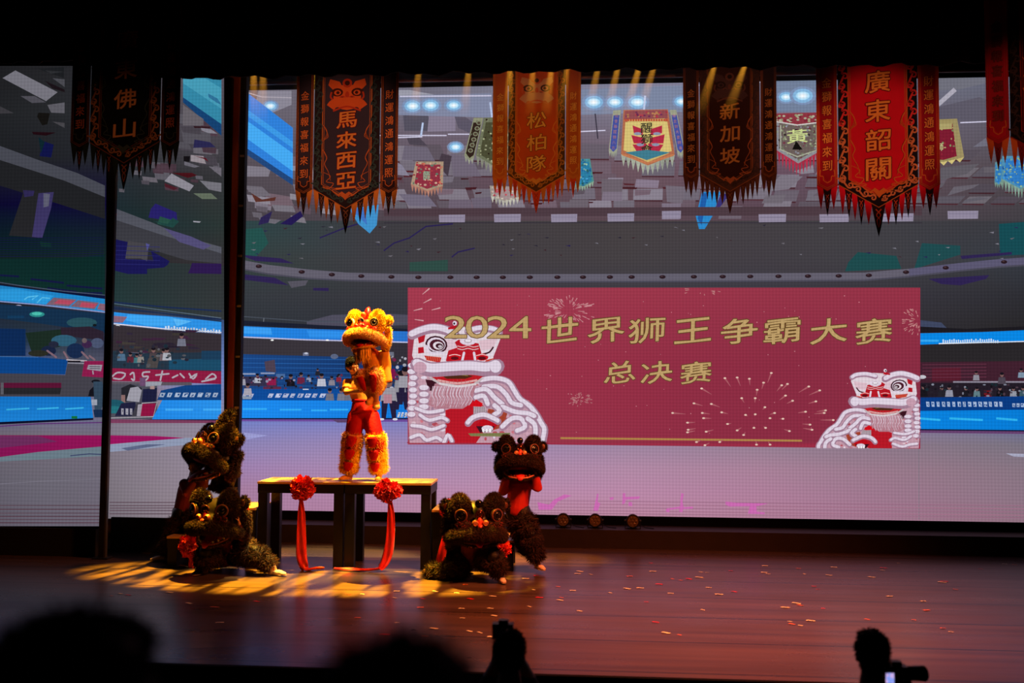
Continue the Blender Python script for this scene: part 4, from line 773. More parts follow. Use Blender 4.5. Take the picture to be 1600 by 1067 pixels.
# ------------------------------------------------------------------ hanging banners
class Cloth:
    """printed cloth: flat shapes in the banner's own plane, each new print a hair in front"""
    def __init__(s): s.mb = MB(); s.mats = []; s.k = 0.0
    def mi(s, c):
        m = mat('cloth_'+c, c, 0.85, var=0.10, spec=0.15, bump=0.15, bscale=220)
        if m not in s.mats: s.mats.append(m)
        return s.mats.index(m)
    def poly(s, pts, c, thick=0.0):
        if thick: s.mb.prism(pts, 0.0, thick, s.mi(c)); return
        s.k += 0.0004; V = [(x, -s.k, z) for x, z in pts]
        t = tessellate_polygon([[Vector((p[0], p[1], 0)) for p in pts]]) if len(pts) > 4 else [tuple(range(len(pts)))]
        s.mb.add(V, t, s.mi(c))
    def line(s, pts, w, c, w2=None, smooth=0, lay=True):
        if smooth: pts = catmull(pts, smooth)
        m = len(pts); L = []; R = []
        for i, (x, y) in enumerate(pts):
            a = pts[max(i-1, 0)]; b = pts[min(i+1, m-1)]; dx, dy = b[0]-a[0], b[1]-a[1]; l = math.hypot(dx, dy) or 1
            h = (w+((w if w2 is None else w2)-w)*i/(m-1))/2; L.append((x-dy/l*h, y+dx/l*h)); R.append((x+dy/l*h, y-dx/l*h))
        if lay: s.k += 0.0004
        s.mb.add([(x, -s.k, z) for x, z in L+R], [(i, i+1, m+i+1, m+i) for i in range(m-1)], s.mi(c))
    def ell(s, x, z, a, b, c, n=16): s.poly([(x+a*math.cos(2*PI*i/n), z+b*math.sin(2*PI*i/n)) for i in range(n)], c)
    def glyph(s, ch, x, z, w, h, c, off, shear, brush):
        U, F = glyph_fit(ch, x, z, w, h, off, shear, brush); n = len(glyph(ch)[0]); s.mb.add([(u[0], -s.k-(i//n)*1e-4, u[1]) for i, u in enumerate(U)], F, s.mi(c))
    def build(s, name, parent, y=0.0):
        o = s.mb.build(name, s.mats, parent); o.location.y = y; return o
def curl(c, x, z, r, a0, turn, w, col, tail=None):
    P = []; n = 18
    for i in range(n+1):
        t = i/n; a = a0+turn*2*PI*t*1.15; q = r*(0.22+0.78*t); P.append((x+q*math.cos(a), z+q*math.sin(a)))
    if tail: P = catmull(P+[tail], 2)
    c.line(P, w*.6, col, w)
def banner(px, pv, Wpx, Y, name, csize, cys, pal, label, face=None, up=1.75, strips=('金獅報喜福來到', '財運鴻通鴻運照'), sy=(-.164, .117)):
    W = Wpx*Y/FPX; p = atY(px, pv, Y); root = tag(empty('hanging_banner', tuple(p)), label, 'banner', 'hanging team banners')
    g = W; H = lambda v: -v*g                       # v counted downwards in banner widths
    hw, vt, top = .322, .19, -up
    P = dict(pal)
    # centre cloth
    c = Cloth(); c.poly([(-hw*g, H(top)), (hw*g, H(top)), (hw*g, 0), (0, H(vt)), (-hw*g, 0)], P['border'], 0.004)
    fi = .235; vi = vt*fi/hw
    c.poly([(-fi*g, H(top)), (fi*g, H(top)), (fi*g, H(-.045)), (0, H(vi-.045)), (-fi*g, H(-.045))], P['field']); c.build('banner_panel', root)
    # gold lines and cloud scrolls
    t = Cloth()
    for o, wd, oy in ((fi+.004, .010, .0), (fi-.012, .005, -.008)):
        t.line([(-o*g, H(top)), (-o*g, H(-.045+oy)), (0, H(vt*o/hw-.045+oy)), (o*g, H(-.045+oy)), (o*g, H(top))], wd*g, P['line'])
    t.line([(-hw*g, 0), (0, H(vt)), (hw*g, 0)], .008*g, P['line'])
    for sgn in (-1, 1):
        v = -.06; k = 0
        while v > top+.05:
            x = sgn*(hw+fi)/2*g; curl(t, x+(.012*g if k % 2 else -.012*g), H(v), .030*g, PI/2 if k % 2 else -PI/2, 1 if k % 2 else -1, .016*g, P['scroll2'] if v < -.5 else P['scroll'], (x, H(v-.075))); v -= .078; k += 1
        for j in range(5):
            u = .045+j*.062; x = sgn*u*g; z = H(vt*(1-u/hw)-.052); curl(t, x, z, .027*g, sgn*PI/2 if j % 2 else -sgn*PI/2, sgn*(1 if j % 2 else -1), .015*g, P['scroll'], (x+sgn*.05*g, z+.022*g))
        # flame and fire-cloud prints inside the field
        F = P['flame']
        for pts in ([(sgn*.225*g, H(-.02)), (sgn*.17*g, H(.0)), (sgn*.12*g, H(-.05)), (sgn*.19*g, H(-.07)), (sgn*.15*g, H(-.12)), (sgn*.22*g, H(-.16))], [(sgn*.228*g, H(-.38)), (sgn*.19*g, H(-.30)), (sgn*.21*g, H(-.24)), (sgn*.17*g, H(-.16)), (sgn*.15*g, H(-.08))], [(sgn*.06*g, H(.075)), (sgn*.13*g, H(.02)), (sgn*.10*g, H(.0)), (sgn*.19*g, H(-.02))]): t.line(pts, .010*g, F, .004*g, 5)
        for q in range(3): t.line([(sgn*(.228-.012*q)*g, H(-.62+.02*q)), (sgn*(.19-.006*q)*g, H(-.55+.02*q)), (sgn*(.228-.01*q)*g, H(-.46-.01*q))], .006*g, F, .003*g, 5)
    t.poly([(0, H(.115)), (-.045*g, H(.06)), (-.09*g, H(.07)), (-.035*g, H(.03)), (0, H(.055)), (.035*g, H(.03)), (.09*g, H(.07)), (.045*g, H(.06))], P['flame'])
    t.build('printed_border', root, -.003)
    # team name
    l = Cloth(); wch, hch = csize
    for outl, off, lay in ((P['outl2'], .046, 0), (P['outl'], .030, 1), (P['text'], .013, 2)):
        l.k = .006+lay*.0012
        for ch, cy in zip(name, cys): l.glyph(ch, 0, p[2]*0+(-(cy-pv)/Wpx)*g, wch*g*.94, hch*g*.84, outl, off, .10, .013)
    l.build('lettering', root, -.004)
    # the two side strips
    for sgn, tx in ((-1, strips[0]), (1, strips[1])):
        s = Cloth(); x0, x1 = sgn*.330*g, sgn*.5*g; xm = (x0+x1)/2; a, b = min(x0, x1), max(x0, x1)
        s.poly([(a, H(top)), (b, H(top)), (b, 0), (xm, H(.05)), (a, 0)], P['strip'], .004)
        for o, wd in ((.006, .006), (.020, .005)): s.line([(a+o*g, H(top)), (a+o*g, H(-.004-o*.4)), (xm, H(.043-o)), (b-o*g, H(-.004-o*.4)), (b-o*g, H(top))], wd*g, P['line'])
        s.poly([(a+.03*g, H(top)), (b-.03*g, H(top)), (b-.03*g, H(-.1)), (xm, H(-.03)), (a+.03*g, H(-.1))], P['stripin'])
        for q in (-1, 1): s.line([(xm+q*.055*g, H(-.13)), (xm+q*.06*g, H(-.08)), (xm+q*.035*g, H(-.075)), (xm+q*.03*g, H(-.04)), (xm, H(-.02))], .007*g, P['flame'], smooth=4)
        o = s.build('side_strip', root)
        e = Cloth()
        for off, cc, lay in ((.04, P['outl2'], 0), (.010, P['stext'], 1)):
            e.k = .001+lay*.001
            for i, ch in enumerate(tx): e.glyph(ch, xm, H(sy[0]-sy[1]*(6-i)), .078*g, .085*g, cc, off, .08, .02)
        e.build('strip_lettering', o, -.006)
    # pennant fringe
    def pen(x, v0, w, v1, col, motif, y):
        k = Cloth(); k.poly([(x-w*.56*g, H(v0)), (x+w*.56*g, H(v0)), (x+w*.24*g, H(v0+(v1-v0)*.62)), (x, H(v1)), (x-w*.24*g, H(v0+(v1-v0)*.62))], col, .003)
        if motif:
            for q in (-1, 1): k.line([(x+q*w*.22*g, H(v0+.05)), (x-q*w*.16*g, H(v0+(v1-v0)*.35)), (x+q*w*.12*g, H(v0+(v1-v0)*.5)), (x, H(v0+(v1-v0)*.72))], w*.10*g, motif, w*.05*g, 4)
        k.build('pennant', root, y)
    vv = lambda u: vt*(1-abs(u)/hw)-.008
    for u, w, v1, dk in ((.29, .058, .25, 0), (.24, .060, .28, 1), (.19, .058, .30, 0), (.14, .062, .34, 1), (.08, .066, .335, 0)):
        for sg in (-1, 1): pen(sg*u*g, vv(u)-.02, w, v1, P['pen2'] if dk else P['pen1'], P['motif'] if dk else None, .006 if dk else .010)
    pen(0, vt-.035, .105, .437, P['pen2'], P['motif'], .006)
    for sg in (-1, 1):
        for q, v1, dk in ((-.052, .205, 0), (.052, .205, 0), (0, .262, 1)): pen((sg*.415+q)*g, .0 if not dk else .03, .060, v1, P['pen2'] if dk else P['pen1'], P['motif'] if dk else None, .006 if dk else .010)
    for sg in (-1, 1): MB().cyl((sg*.40*g, .012, H(top)-.05), (sg*.40*g, .012, 10.5-p[2]), .006, n=6).build('cord', drape, root)
    MB().cyl((-.52*g, .012, H(top)), (.52*g, .012, H(top)), .018, n=8).build('rod', drape, root)
    if face is not None:                       # lion mask emblem at the head of the centre cloth
        f = Cloth(); f.k = .002; z = H((face-pv)/Wpx); q = g*.17; fc = P['face']
        f.ell(0, z, q*.8, q*.75, fc[0])
        for sg in (-1, 1):
            f.poly([(sg*q*.1, z+q*.3), (sg*q*.45, z+q*.9), (sg*q*1.0, z+q*1.05), (sg*q*1.1, z+q*.7), (sg*q*.85, z+q*.45)], fc[0]); f.ell(sg*q*.58, z+q*.28, q*.34, q*.24, fc[1]); f.ell(sg*q*.56, z+q*.26, q*.2, q*.15, fc[0]); f.ell(sg*q*.54, z+q*.26, q*.1, q*.09, fc[1])
            f.ell(sg*q*.28, z-q*.05, q*.17, q*.14, fc[2]); f.ell(sg*q*.28, z-q*.05, q*.08, q*.07, fc[1]); f.line([(sg*q*.9, z+q*.3), (sg*q*.95, z), (sg*q*.7, z-q*.25)], q*.1, fc[2], smooth=4)
        f.ell(0, z+q*.8, q*.28, q*.26, fc[2]); f.ell(0, z+q*.8, q*.15, q*.14, fc[1]); f.ell(0, z+q*.12, q*.12, q*.2, fc[2])
        f.line([(-q*.95, z-q*.6), (-q*.7, z-q*.35), (0, z-q*.28), (q*.7, z-q*.35), (q*.95, z-q*.6)], q*.52, fc[0], smooth=5); f.line([(-q*.8, z-q*.8), (0, z-q*.55), (q*.8, z-q*.8)], q*.10, fc[2], smooth=5)
        f.build('lion_emblem', root, -.005)
    return root
PB = dict(border='2c1c1e', field='40303a', line='c8642c', scroll='3a4440', scroll2='343c3a', flame='d8642c', text='f08838', outl='c4181c', outl2='2a1416', strip='3a1c1c', stripin='3c2c34', stext='f0783c', pen1='ec8030', pen2='321a18', motif='9a5434', face=('e85a24', '4a1c14', 'c83a1c'))
PC = dict(border='5c3a14', field='d4561c', line='e08a34', scroll='c07c28', scroll2='b46c24', flame='e09a3c', text='f0b44c', outl='5c3010', outl2='a84414', strip='c86a20', stripin='c86020', stext='f4b850', pen1='d87c28', pen2='d8481c', motif='b43a14', face=('d89a78', '4a2820', 'd8603c'))
PD = dict(border='5c3830', field='3e1c16', line='a86030', scroll='4a3230', scroll2='4a3230', flame='c8683a', text='d8904a', outl='7a2a14', outl2='3a1812', strip='5a2c1c', stripin='3a1c16', stext='d08848', pen1='6a3a28', pen2='5a2c20', motif='8a5030', face=('5a3c44', '2a181a', '7a4a44'))
PE = dict(border='1c100e', field='d8101c', line='c86420', scroll='d87a3c', scroll2='dc3428', flame='d86a20', text='f09030', outl='780c0c', outl2='5a0a0c', strip='b4101a', stripin='9c0e16', stext='e88a34', pen1='ee1424', pen2='2c1410', motif='e05020', face=('d84a24', '3a1410', 'd83a1c'))
PA = dict(border='0c0a0a', field='080707', line='7a3a1c', scroll='9a5a30', scroll2='3a3c30', flame='3a3e34', text='cc8048', outl='3a140c', outl2='160a08', strip='0c0a0a', stripin='0a0808', stext='b0502c', pen1='1c241e', pen2='0c0a0a', motif='8a4424', face=('3a2a24', '0c0808', '3a2018'))
PF = dict(PE, field='3c100e', border='140c0b', scroll='3a2a20', scroll2='3a2a20', strip='c01420', stripin='a8101a', stext='7c2a18', outl2='5a0a0c', pen1='e06a24', pen2='8a1c18', motif='5a1412', line='8a2a18')
banner(194.5, 221.6, 184.5, 11.3, '廣東佛山', (.215, .20), (52, 101, 150.5, 200), PA, 'near-black banner lettered 廣東佛山 in dull orange, over the slim post')
banner(540.5, 295, 167, 12.9, '馬來西亞', (.205, .185), (183, 216, 249, 282), PB, 'charcoal banner with orange pennants and a red mask, lettered 馬來西亞', 146, sy=(-.150, .127))
banner(838, 274, 140, 15.4, '松柏隊', (.23, .215), (186, 221.5, 255.5), PC, 'orange banner lettered 松柏隊 under a pale lion mask', 141, sy=(-.165, .123))
banner(1140.5, 271.8, 144, 15.0, '新加坡', (.22, .205), (173, 208, 243), PD, 'dim brown banner lettered 新加坡', 138, sy=(-.165, .121))
banner(1372.5, 288.6, 185, 11.95, '廣東韶關', (.215, .215), (128, 173.4, 219, 264.6), PE, 'bright red banner with black scroll border, lettered 廣東韶關')
banner(1647, 213, 198, 11.1, '廣東佛山', (.215, .20), (40, 90, 140, 190), PF, 'red banner cut off by the frame edge, one side strip showing')

# ------------------------------------------------------------------ stepped tables
dkw = mat('table_black_paint', '0d0908', 0.5, spec=0.3, var=0.3); top_m = mat('table_top_board', 'b4863c', 0.45, spec=0.3, var=0.2, scale=4)
TR = math.radians(2.5)
F0 = atY(539, 753.8, 13.55)                        # middle of the front top edge
U = Vector((math.cos(TR), math.sin(TR), 0)); Vd = Vector((-math.sin(TR), math.cos(TR), 0))
def step_table(x0, x1, h, label, name='platform_table', leg=.125, apron=.15, dep=.80):
    """x0, x1 along the front line, measured from the middle"""
    o = Vector((F0[0], F0[1], 0))+U*((x0+x1)/2); root = tag(empty(name, tuple(o), TR), label, 'table'); hw = (x1-x0)/2-.003
    MB().box((-hw, 0, h-.028), (hw, dep, h)).build('tabletop', top_m, root)
    m = MB(); a = hw-.006
    m.box((-a, .006, h-apron), (a, .03, h-.028)); m.box((-a, dep-.03, h-apron), (a, dep-.006, h-.028)); m.box((-a, .03, h-apron), (-a+.024, dep-.03, h-.028)); m.box((a-.024, .03, h-apron), (a, dep-.03, h-.028)); m.build('apron', dkw, root)
    for sx in (-1, 1):
        for y in (.012, dep-.012-leg): x = sx*(hw-.012-leg/2); MB().box((x-leg/2, y, 0), (x+leg/2, y+leg, h-apron)).build('leg', dkw, root)
    return root
pxm = 13.55/FPX
def xs(px): return atY(px, 753.8, 13.55)[0]-F0[0]
HT = F0[2]
step_table(xs(403.5), xs(538), HT, 'high black table carrying the yellow lion dancers, half with the bare left rosette')['label'] = 'tall black table of the centre pair, with the rounder red rosette'
step_table(xs(538), xs(673.5), HT, 'tall black table of the centre pair, with the split heart-shaped rosette')
HM, HL = .79, .40
step_table(xs(337), xs(403), HM, 'medium-height black table behind the crouching lion with the outstretched pale shoe')
step_table(xs(674), xs(740), HM, 'medium-height black table behind the crouching lion with the rosette at its shoulder')
step_table(xs(267), xs(336.5), HL, 'lowest black table at the foot of the standing lion in profile')
step_table(xs(740.5), xs(804), HL, 'lowest black table beside the striding lion that stands on one leg')

# ------------------------------------------------------------------ rosettes
rosm = mat('red_satin', 'e0201c', 0.45, var=0.25, scale=20, spec=0.4, sheen=0.3)
def rosette(c, r, label, tail=None, lobes=None, n=70, tw=.13):
    root = tag(empty('red_rosette', tuple(c)), label, 'rosette', 'red satin rosettes on the tables'); m = MB(); g = random.Random(int(c[0]*100))
    for ctr, rr in (lobes or [((0, 0, 0), r)]):
        for i in range(n):
            t = (i+.5)/n; ph = i*2.39996; ca = 1-1.25*t; sa = math.sqrt(max(0, 1-ca*ca)); dv = Vector((sa*math.cos(ph), -ca*0.9, sa*math.sin(ph)))
            e1 = dv.cross(Vector((0.3, .2, 1))).normalized(); e2 = dv.cross(e1); a = g.uniform(0, PI); w1 = e1*math.cos(a)+e2*math.sin(a); w2 = dv.cross(w1)
            o = Vector(ctr); P = []; s = rr*g.uniform(.32, .46); L = rr*g.uniform(.85, 1.08)
            for u in range(5):
                for v in range(3):
                    k = (u-2)/2; q = v/2; P.append(tuple(o+dv*(L*(.35+.65*q))+w1*(k*s*(.25+.75*q))+w2*(s*.35*math.cos(k*PI*1.2+q*2)*q)+dv*(.05*rr*math.sin(u*2.2)*q)))
            m.add(P, [(u*3+v, u*3+v+1, u*3+v+4, u*3+v+3) for u in range(4) for v in range(2)])
        m.ball(tuple(Vector(ctr)+Vector((0, rr*.1, 0))), rr*.55, nu=12, nv=8)
    m.build('bow', rosm, root)
    if tail:
        k = MB(); P = []; n2 = len(tail)*6
        T = catmull([(0.0, q[0], q[1], q[2], q[3]) for q in tail], 6); Q = []
        for i, (_, x, y, z, w_) in enumerate(T):
            b = T[min(i+1, len(T)-1)]; a = T[max(i-1, 0)]; tv = Vector((b[1]-a[1], b[2]-a[2], b[3]-a[3])).normalized()
            sd = tv.cross(Vector((0, -1, 0.15)) if abs(tv.z) > .5 else Vector((0, 0, 1))).normalized(); nn = sd.cross(tv)
            for j in range(7):
                f = (j-3)/3; Q.append(tuple(Vector((x, y, z))+sd*(f*w_/2)+nn*(.016*math.sin(f*5+i*.25))))
        k.add(Q, [(i*7+j, i*7+j+1, i*7+j+8, i*7+j+7) for i in range(len(T)-1) for j in range(6)])
        o = k.build('ribbon_tail', rosm, root, True); o.modifiers.new('solid', 'SOLIDIFY').thickness = .004
    return root
def rel(px, py, Y, c): p = atY(px, py, Y); return (p[0]-c[0], p[1]-c[1], p[2]-c[2])
c = atY(473, 762, 13.40)
rosette(c, .165, 'round red rosette on the tall table, its ribbon falling straight down', [(*rel(470, 778, 13.44, c), .05), (*rel(471, 800, 13.42, c), .09), (*rel(471, 840, 13.42, c), .12), (*rel(471, 868, 13.42, c), .145), (*rel(475, 884, 13.36, c), .13), (*rel(480, 889, 13.34, c), .10), (*rel(492, 887.5, 13.36, c), .08), (*rel(506, 887, 13.42, c), .05)])
c = atY(605, 766, 13.40)
rosette(c, .165, 'split red rosette on the tall table, its ribbon trailing sideways on the floor', [(*rel(609, 782, 13.45, c), .06), (*rel(611, 805, 13.42, c), .09), (*rel(610, 840, 13.42, c), .11), (*rel(605, 868, 13.42, c), .13), (*rel(596, 885, 13.38, c), .10), (*rel(580, 889.5, 13.36, c), .06), (*rel(550, 889, 13.36, c), .06), (*rel(522, 888, 13.40, c), .04)],
        [((-.07, 0, -.01), .115), ((.08, 0, 0), .12), ((0, .01, -.07), .10), ((-.02, 0, .09), .07)], 40)
c = atY(297, 852, 13.38); rosette(c, .155, 'red rosette beside the front leg of the crouching lion, on the lowest table', [(*rel(298, 868, 13.36, c), .06), (*rel(300, 878, 13.34, c), .09), (*rel(300, 890, 13.34, c), .08)])
c = atY(783, 857, 13.48); rosette(c, .13, 'red rosette under the chin of the lion crouching before the lowest table', [(*rel(784, 868, 13.46, c), .06), (*rel(783, 880, 13.44, c), .08)])
c = atY(704, 797, 13.48); rosette(c, .14, 'red rosette at the ear of a crouching lion, its ribbon hanging to the floor', [(*rel(700, 810, 13.46, c), .06), (*rel(697, 835, 13.44, c), .08), (*rel(690, 868, 13.42, c), .11), (*rel(684, 889, 13.40, c), .10)])
c = atY(376, 802, 13.48); rosette(c, .12, 'red rosette nearly hidden by the crouching lion whose pale shoe stretches out', [(*rel(376, 815, 13.46, c), .06), (*rel(377, 840, 13.46, c), .08)])

# ------------------------------------------------------------------ floor lamps on the screen platform
lens = mat('lamp_lens', '6a5030', 0.25, spec=0.6, bump=0.4, bscale=90); ring_m = mat('lamp_body', '1c1614', 0.5, 0.3)
for px, lab in ((880, 'par can lamp on the platform, nearest the striding lion'), (930, 'middle par can lamp of three on the screen platform'), (989, 'par can lamp on the platform, farthest from the lions')):
    p = atY(px, 806, 15.98); r = tag(empty('stage_lamp', (p[0], 15.98, .28)), lab, 'lamp', 'three floor lamps on the screen platform'); h = .125
    m = MB(); m.tube([(0, .0, h), (0, .05, h), (0, .16, h+.01), (0, .19, h+.01)], [.098, .10, .085, .03], 0, 20); m.ring((0, 0, h), .095, .012); m.build('housing', ring_m, r, True)
    m = MB(); m.tube([(0, -.004, h), (0, .004, h)], [.084, .084], 0, 20)
    for i in range(7): a = i*PI/3; m.ball(((.05*math.cos(a), -.006, h+.05*math.sin(a)) if i < 6 else (0, -.006, h)), (.022, .008, .022), nu=10, nv=6)
    m.build('lens', lens, r)
    m = MB(); m.tube([(-.115, .05, h), (-.115, .05, .01), (.115, .05, .01), (.115, .05, h)], .010, 0, 8); m.box((-.06, .0, 0), (.06, .1, .008)); m.build('yoke', ring_m, r)
    MB().cyl((-.13, .05, h), (-.105, .05, h), .02, n=10).build('knob', ring_m, r); MB().cyl((.105, .05, h), (.13, .05, h), .02, n=10).build('knob', ring_m, r)
    MB().tube([(.02, .18, h), (.1, .2, .05), (.2, .15, .012), (.32, .06, .010)], .008, 0, 6).build('cable', ring_m, r)

# ------------------------------------------------------------------ paper scraps on the floor
cols = (('pale gold', mat('paper_gold', 'fff0d0', 0.5), .62), ('red', mat('paper_red', 'e01c1c', 0.5), .2), ('orange', mat('paper_orange', 'e87838', 0.5), .18))
spots = [(620, 924, 0), (545, 929, 1), (661, 936, 1), (895, 923, 0), (1095, 894, 0), (1030, 913, 1), (735, 936, 1), (1010, 941, 1), (1105, 895, 0), (1295, 899, 0), (1362, 902, 0), (1200, 897, 0), (1278, 921, 1), (1286, 951, 1), (1472, 910, 0), (1473, 982, 2), (906, 893, 0), (1020, 893, 0), (875, 938, 0), (872, 917, 2), (200, 930, 1), (188, 928, 0), (295, 943, 0), (335, 949, 2), (265, 926, 0), (770, 932, 0), (843, 934, 1), (1428, 969, 2), (1355, 968, 2), (980, 920, 0), (1000, 919, 0), (1250, 946, 2), (1390, 932, 0)]
g = random.Random(5)
for i in range(72):
    px = g.choice([g.uniform(90, 1590), g.uniform(600, 1500)]); py = 880+g.random()**1.5*120
    spots.append((px, py, 0 if g.random() < .6 else g.choice([1, 2])))
pm = {}
for px, py, k in spots:
    p = atZ(px, py, 0); nm, m, _ = cols[k]
    if k not in pm:
        v = []; 
        for i in range(5):
            for j in range(2): v.append(((i/4-.5)*.11, (j-.5)*.045, .004+.002*math.sin(i*1.4)+.001))
        me = MB().add(v, [(i*2, i*2+2, i*2+3, i*2+1) for i in range(4)]).mesh('paper_scrap', m); pm[k] = me
    if p[1] < FRONT+.1 or p[1] > 15.7: continue
    o = link_mesh('paper_scrap', pm[k]); o.location = (p[0], p[1], 0.001); o.rotation_euler = (0, 0, g.uniform(-.5, .5)); s = g.uniform(.4, .95)
    o.scale = (s, s, 1)
    tag(o, f'small {nm} paper scrap lying on the glossy stage floor', 'paper scrap', f'{nm} paper scraps on the floor')

# ------------------------------------------------------------------ figures: one continuous skin grown over a posed skeleton
def fuse(mb, name, mats, parent, voxel=.012, smooth=4, matfn=None):
    """merge overlapping volumes into one continuous smooth surface"""
    me = mb.mesh(name+'_raw', mats); bm = bmesh.new(); bm.from_mesh(me); bmesh.ops.recalc_face_normals(bm, faces=bm.faces); bm.to_mesh(me); bm.free()
    o = bpy.data.objects.new(name+'_raw', me); COL.objects.link(o)
    r = o.modifiers.new('r', 'REMESH'); r.mode = 'VOXEL'; r.voxel_size = voxel
    if smooth: s = o.modifiers.new('s', 'SMOOTH'); s.iterations = smooth; s.factor = 0.5
    bpy.context.view_layer.update(); dg = bpy.context.evaluated_depsgraph_get(); ev = o.evaluated_get(dg)
    out = bpy.data.meshes.new_from_object(ev); out.name = name
    bpy.data.objects.remove(o); bpy.data.meshes.remove(me)
    out.materials.clear()
    for m in (mats if isinstance(mats, (list, tuple)) else [mats]): out.materials.append(m)
    mi = [0]*len(out.polygons)
    if matfn: mi = [matfn(p.center) for p in out.polygons]
    out.polygons.foreach_set('material_index', mi)
    out.polygons.foreach_set('use_smooth', [True]*len(out.polygons)); out.update()
    return link_mesh(name, out, parent)
def fur(name, mb, mats, parent, dens=5500, L=.05, droop=.25, r=.006, seed=1, comb=None):
    """a furry piece: the shape itself plus thousands of fine tufts standing off it"""
    g = np.random.default_rng(seed); V = np.concatenate(mb.v); T = []; r *= .75; dens *= 1.35
    for f in mb.f:
        for k in range(1, len(f)-1): T.append((f[0], f[k], f[k+1]))
    T = np.array(T); A, B, C = V[T[:, 0]], V[T[:, 1]], V[T[:, 2]]; N = np.cross(B-A, C-A); ar = np.linalg.norm(N, axis=1)/2; ok = ar > 1e-9
    T, A, B, C, N, ar = T[ok], A[ok], B[ok], C[ok], N[ok], ar[ok]; N /= (2*ar)[:, None]
    n = max(50, int(ar.sum()*dens)); i = g.choice(len(ar), n, p=ar/ar.sum()); u, v = g.random(n), g.random(n); fl = u+v > 1; u[fl], v[fl] = 1-u[fl], 1-v[fl]
    P = A[i]+(B[i]-A[i])*u[:, None]+(C[i]-A[i])*v[:, None]; nn = N[i]; e1 = np.cross(nn, g.normal(size=(n, 3))); e1 /= np.linalg.norm(e1, axis=1)[:, None]+1e-9; e2 = np.cross(nn, e1)
    dirv = nn+g.normal(size=(n, 3))*.35; dirv[:, 2] -= droop
    if comb is not None: dirv += np.array(comb)
    dirv /= np.linalg.norm(dirv, axis=1)[:, None]; ln = L*g.uniform(.5, 1.15, n)
    Q = np.stack([P+e1*r, P-e1*r*.5+e2*r*.87, P-e1*r*.5-e2*r*.87, P+dirv*ln[:, None]], 1).reshape(-1, 3)
    base = len(V); fb = np.arange(n)*4+base; F = np.concatenate([np.stack([fb, fb+1, fb+3], 1), np.stack([fb+1, fb+2, fb+3], 1), np.stack([fb+2, fb, fb+3], 1)])
    me = bpy.data.meshes.new(name); me.from_pydata(np.concatenate([V, Q]).tolist(), [], list(mb.f)+[tuple(x) for x in F.tolist()])
    for m in mats: me.materials.append(m)
    pick = (g.random(n) < .5).astype(int) if len(mats) > 1 else np.zeros(n, int)
    me.polygons.foreach_set('material_index', [0]*len(mb.f)+np.concatenate([pick]*3).tolist()); me.update()
    return link_mesh(name, me, parent)
def hand(mb, wr, d, pal, curl_=.9, s=1.0, side=1):
    """palm and five unequal fingers; d: direction from wrist to knuckles, pal: palm normal"""
    wr, d, pal = Vector(wr), Vector(d).normalized(), Vector(pal); pal = (pal-d*pal.dot(d)).normalized(); x = d.cross(pal)*side
    k = wr+d*.085*s
    for q in (-.028, 0, .028): mb.capsule(tuple(wr+x*q*.6*s), tuple(k+x*q*s), .017*s, .014*s, n=8)
    for i, (off, ln) in enumerate(((-.033, .062), (-.011, .074), (.011, .080), (.033, .070))):
        p = k+x*off*s; dr = d.copy()
        for j, f in enumerate((.45, .32, .23)):
            a = curl_*(.35+.25*j); dr = (dr*math.cos(a)+pal*math.sin(a)).normalized(); q = p+dr*ln*f*s*1.1; mb.capsule(tuple(p), tuple(q), (.0095-.001*j)*s, (.0088-.001*j)*s, n=7); p = q
    p = wr+x*.03*s+d*.02*s; dr = (d*.6+x*.7+pal*.35).normalized()
    for j, f in enumerate((.042, .03, .024)): q = p+dr*f*s; mb.capsule(tuple(p), tuple(q), (.013-.0015*j)*s, (.011-.001*j)*s, n=7); p = q; dr = (dr+d*.3+pal*.3).normalized()
skin = mat('skin_warm', 'c08a64', 0.55, var=.06, spec=.35); skin2 = mat('skin_pale', 'd8a88c', 0.55, var=.06); hairm = mat('hair_black', '060404', 0.6, spec=.15)
redc = mat('red_trousers', 'a80408', 0.7, var=.18, scale=14, spec=.15, bump=.4, bscale=30); yel = mat('yellow_shirt', 'd88a20', 0.75, var=.12, bump=.3, bscale=26); shoe_y = mat('shoe_yellow', 'd8902c', .6); shoe_w = mat('shoe_pale', 'e8c8b4', .6); dkcloth = mat('dark_clothes', '16120f', .8)
yfur = [mat('fur_yellow', 'f2b410', .8, var=.2, spec=.2), mat('fur_gold', 'f8c838', .8, var=.2, spec=.2)]
ofur = [mat('fur_peach', 'e8a050', .8, var=.2, spec=.2), mat('fur_peach_tip', 'f4c078', .8, spec=.2)]
bfur = [mat('fur_black', '1a0a06', .75, var=.3, spec=.3), mat('fur_brown', '3c180a', .75, var=.3, spec=.3)]
redp = mat('lion_red_lacquer', 'cc1a14', .35, var=.2, spec=.5); goldp = mat('lion_gold', 'e0a030', .3, .6); blackp = mat('black_gloss', '0c0908', .15, spec=.6); ivory = mat('ivory', 'e8d8b8', .4); pinkp = mat('pink_cloth', 'd87868', .6); maroon = mat('maroon_cloth', '6c1210', .7, var=.2, bump=.3); sequin = mat('black_sequins', '1c1410', .3, .5, var=.5, scale=120, bump=.6, bscale=150)

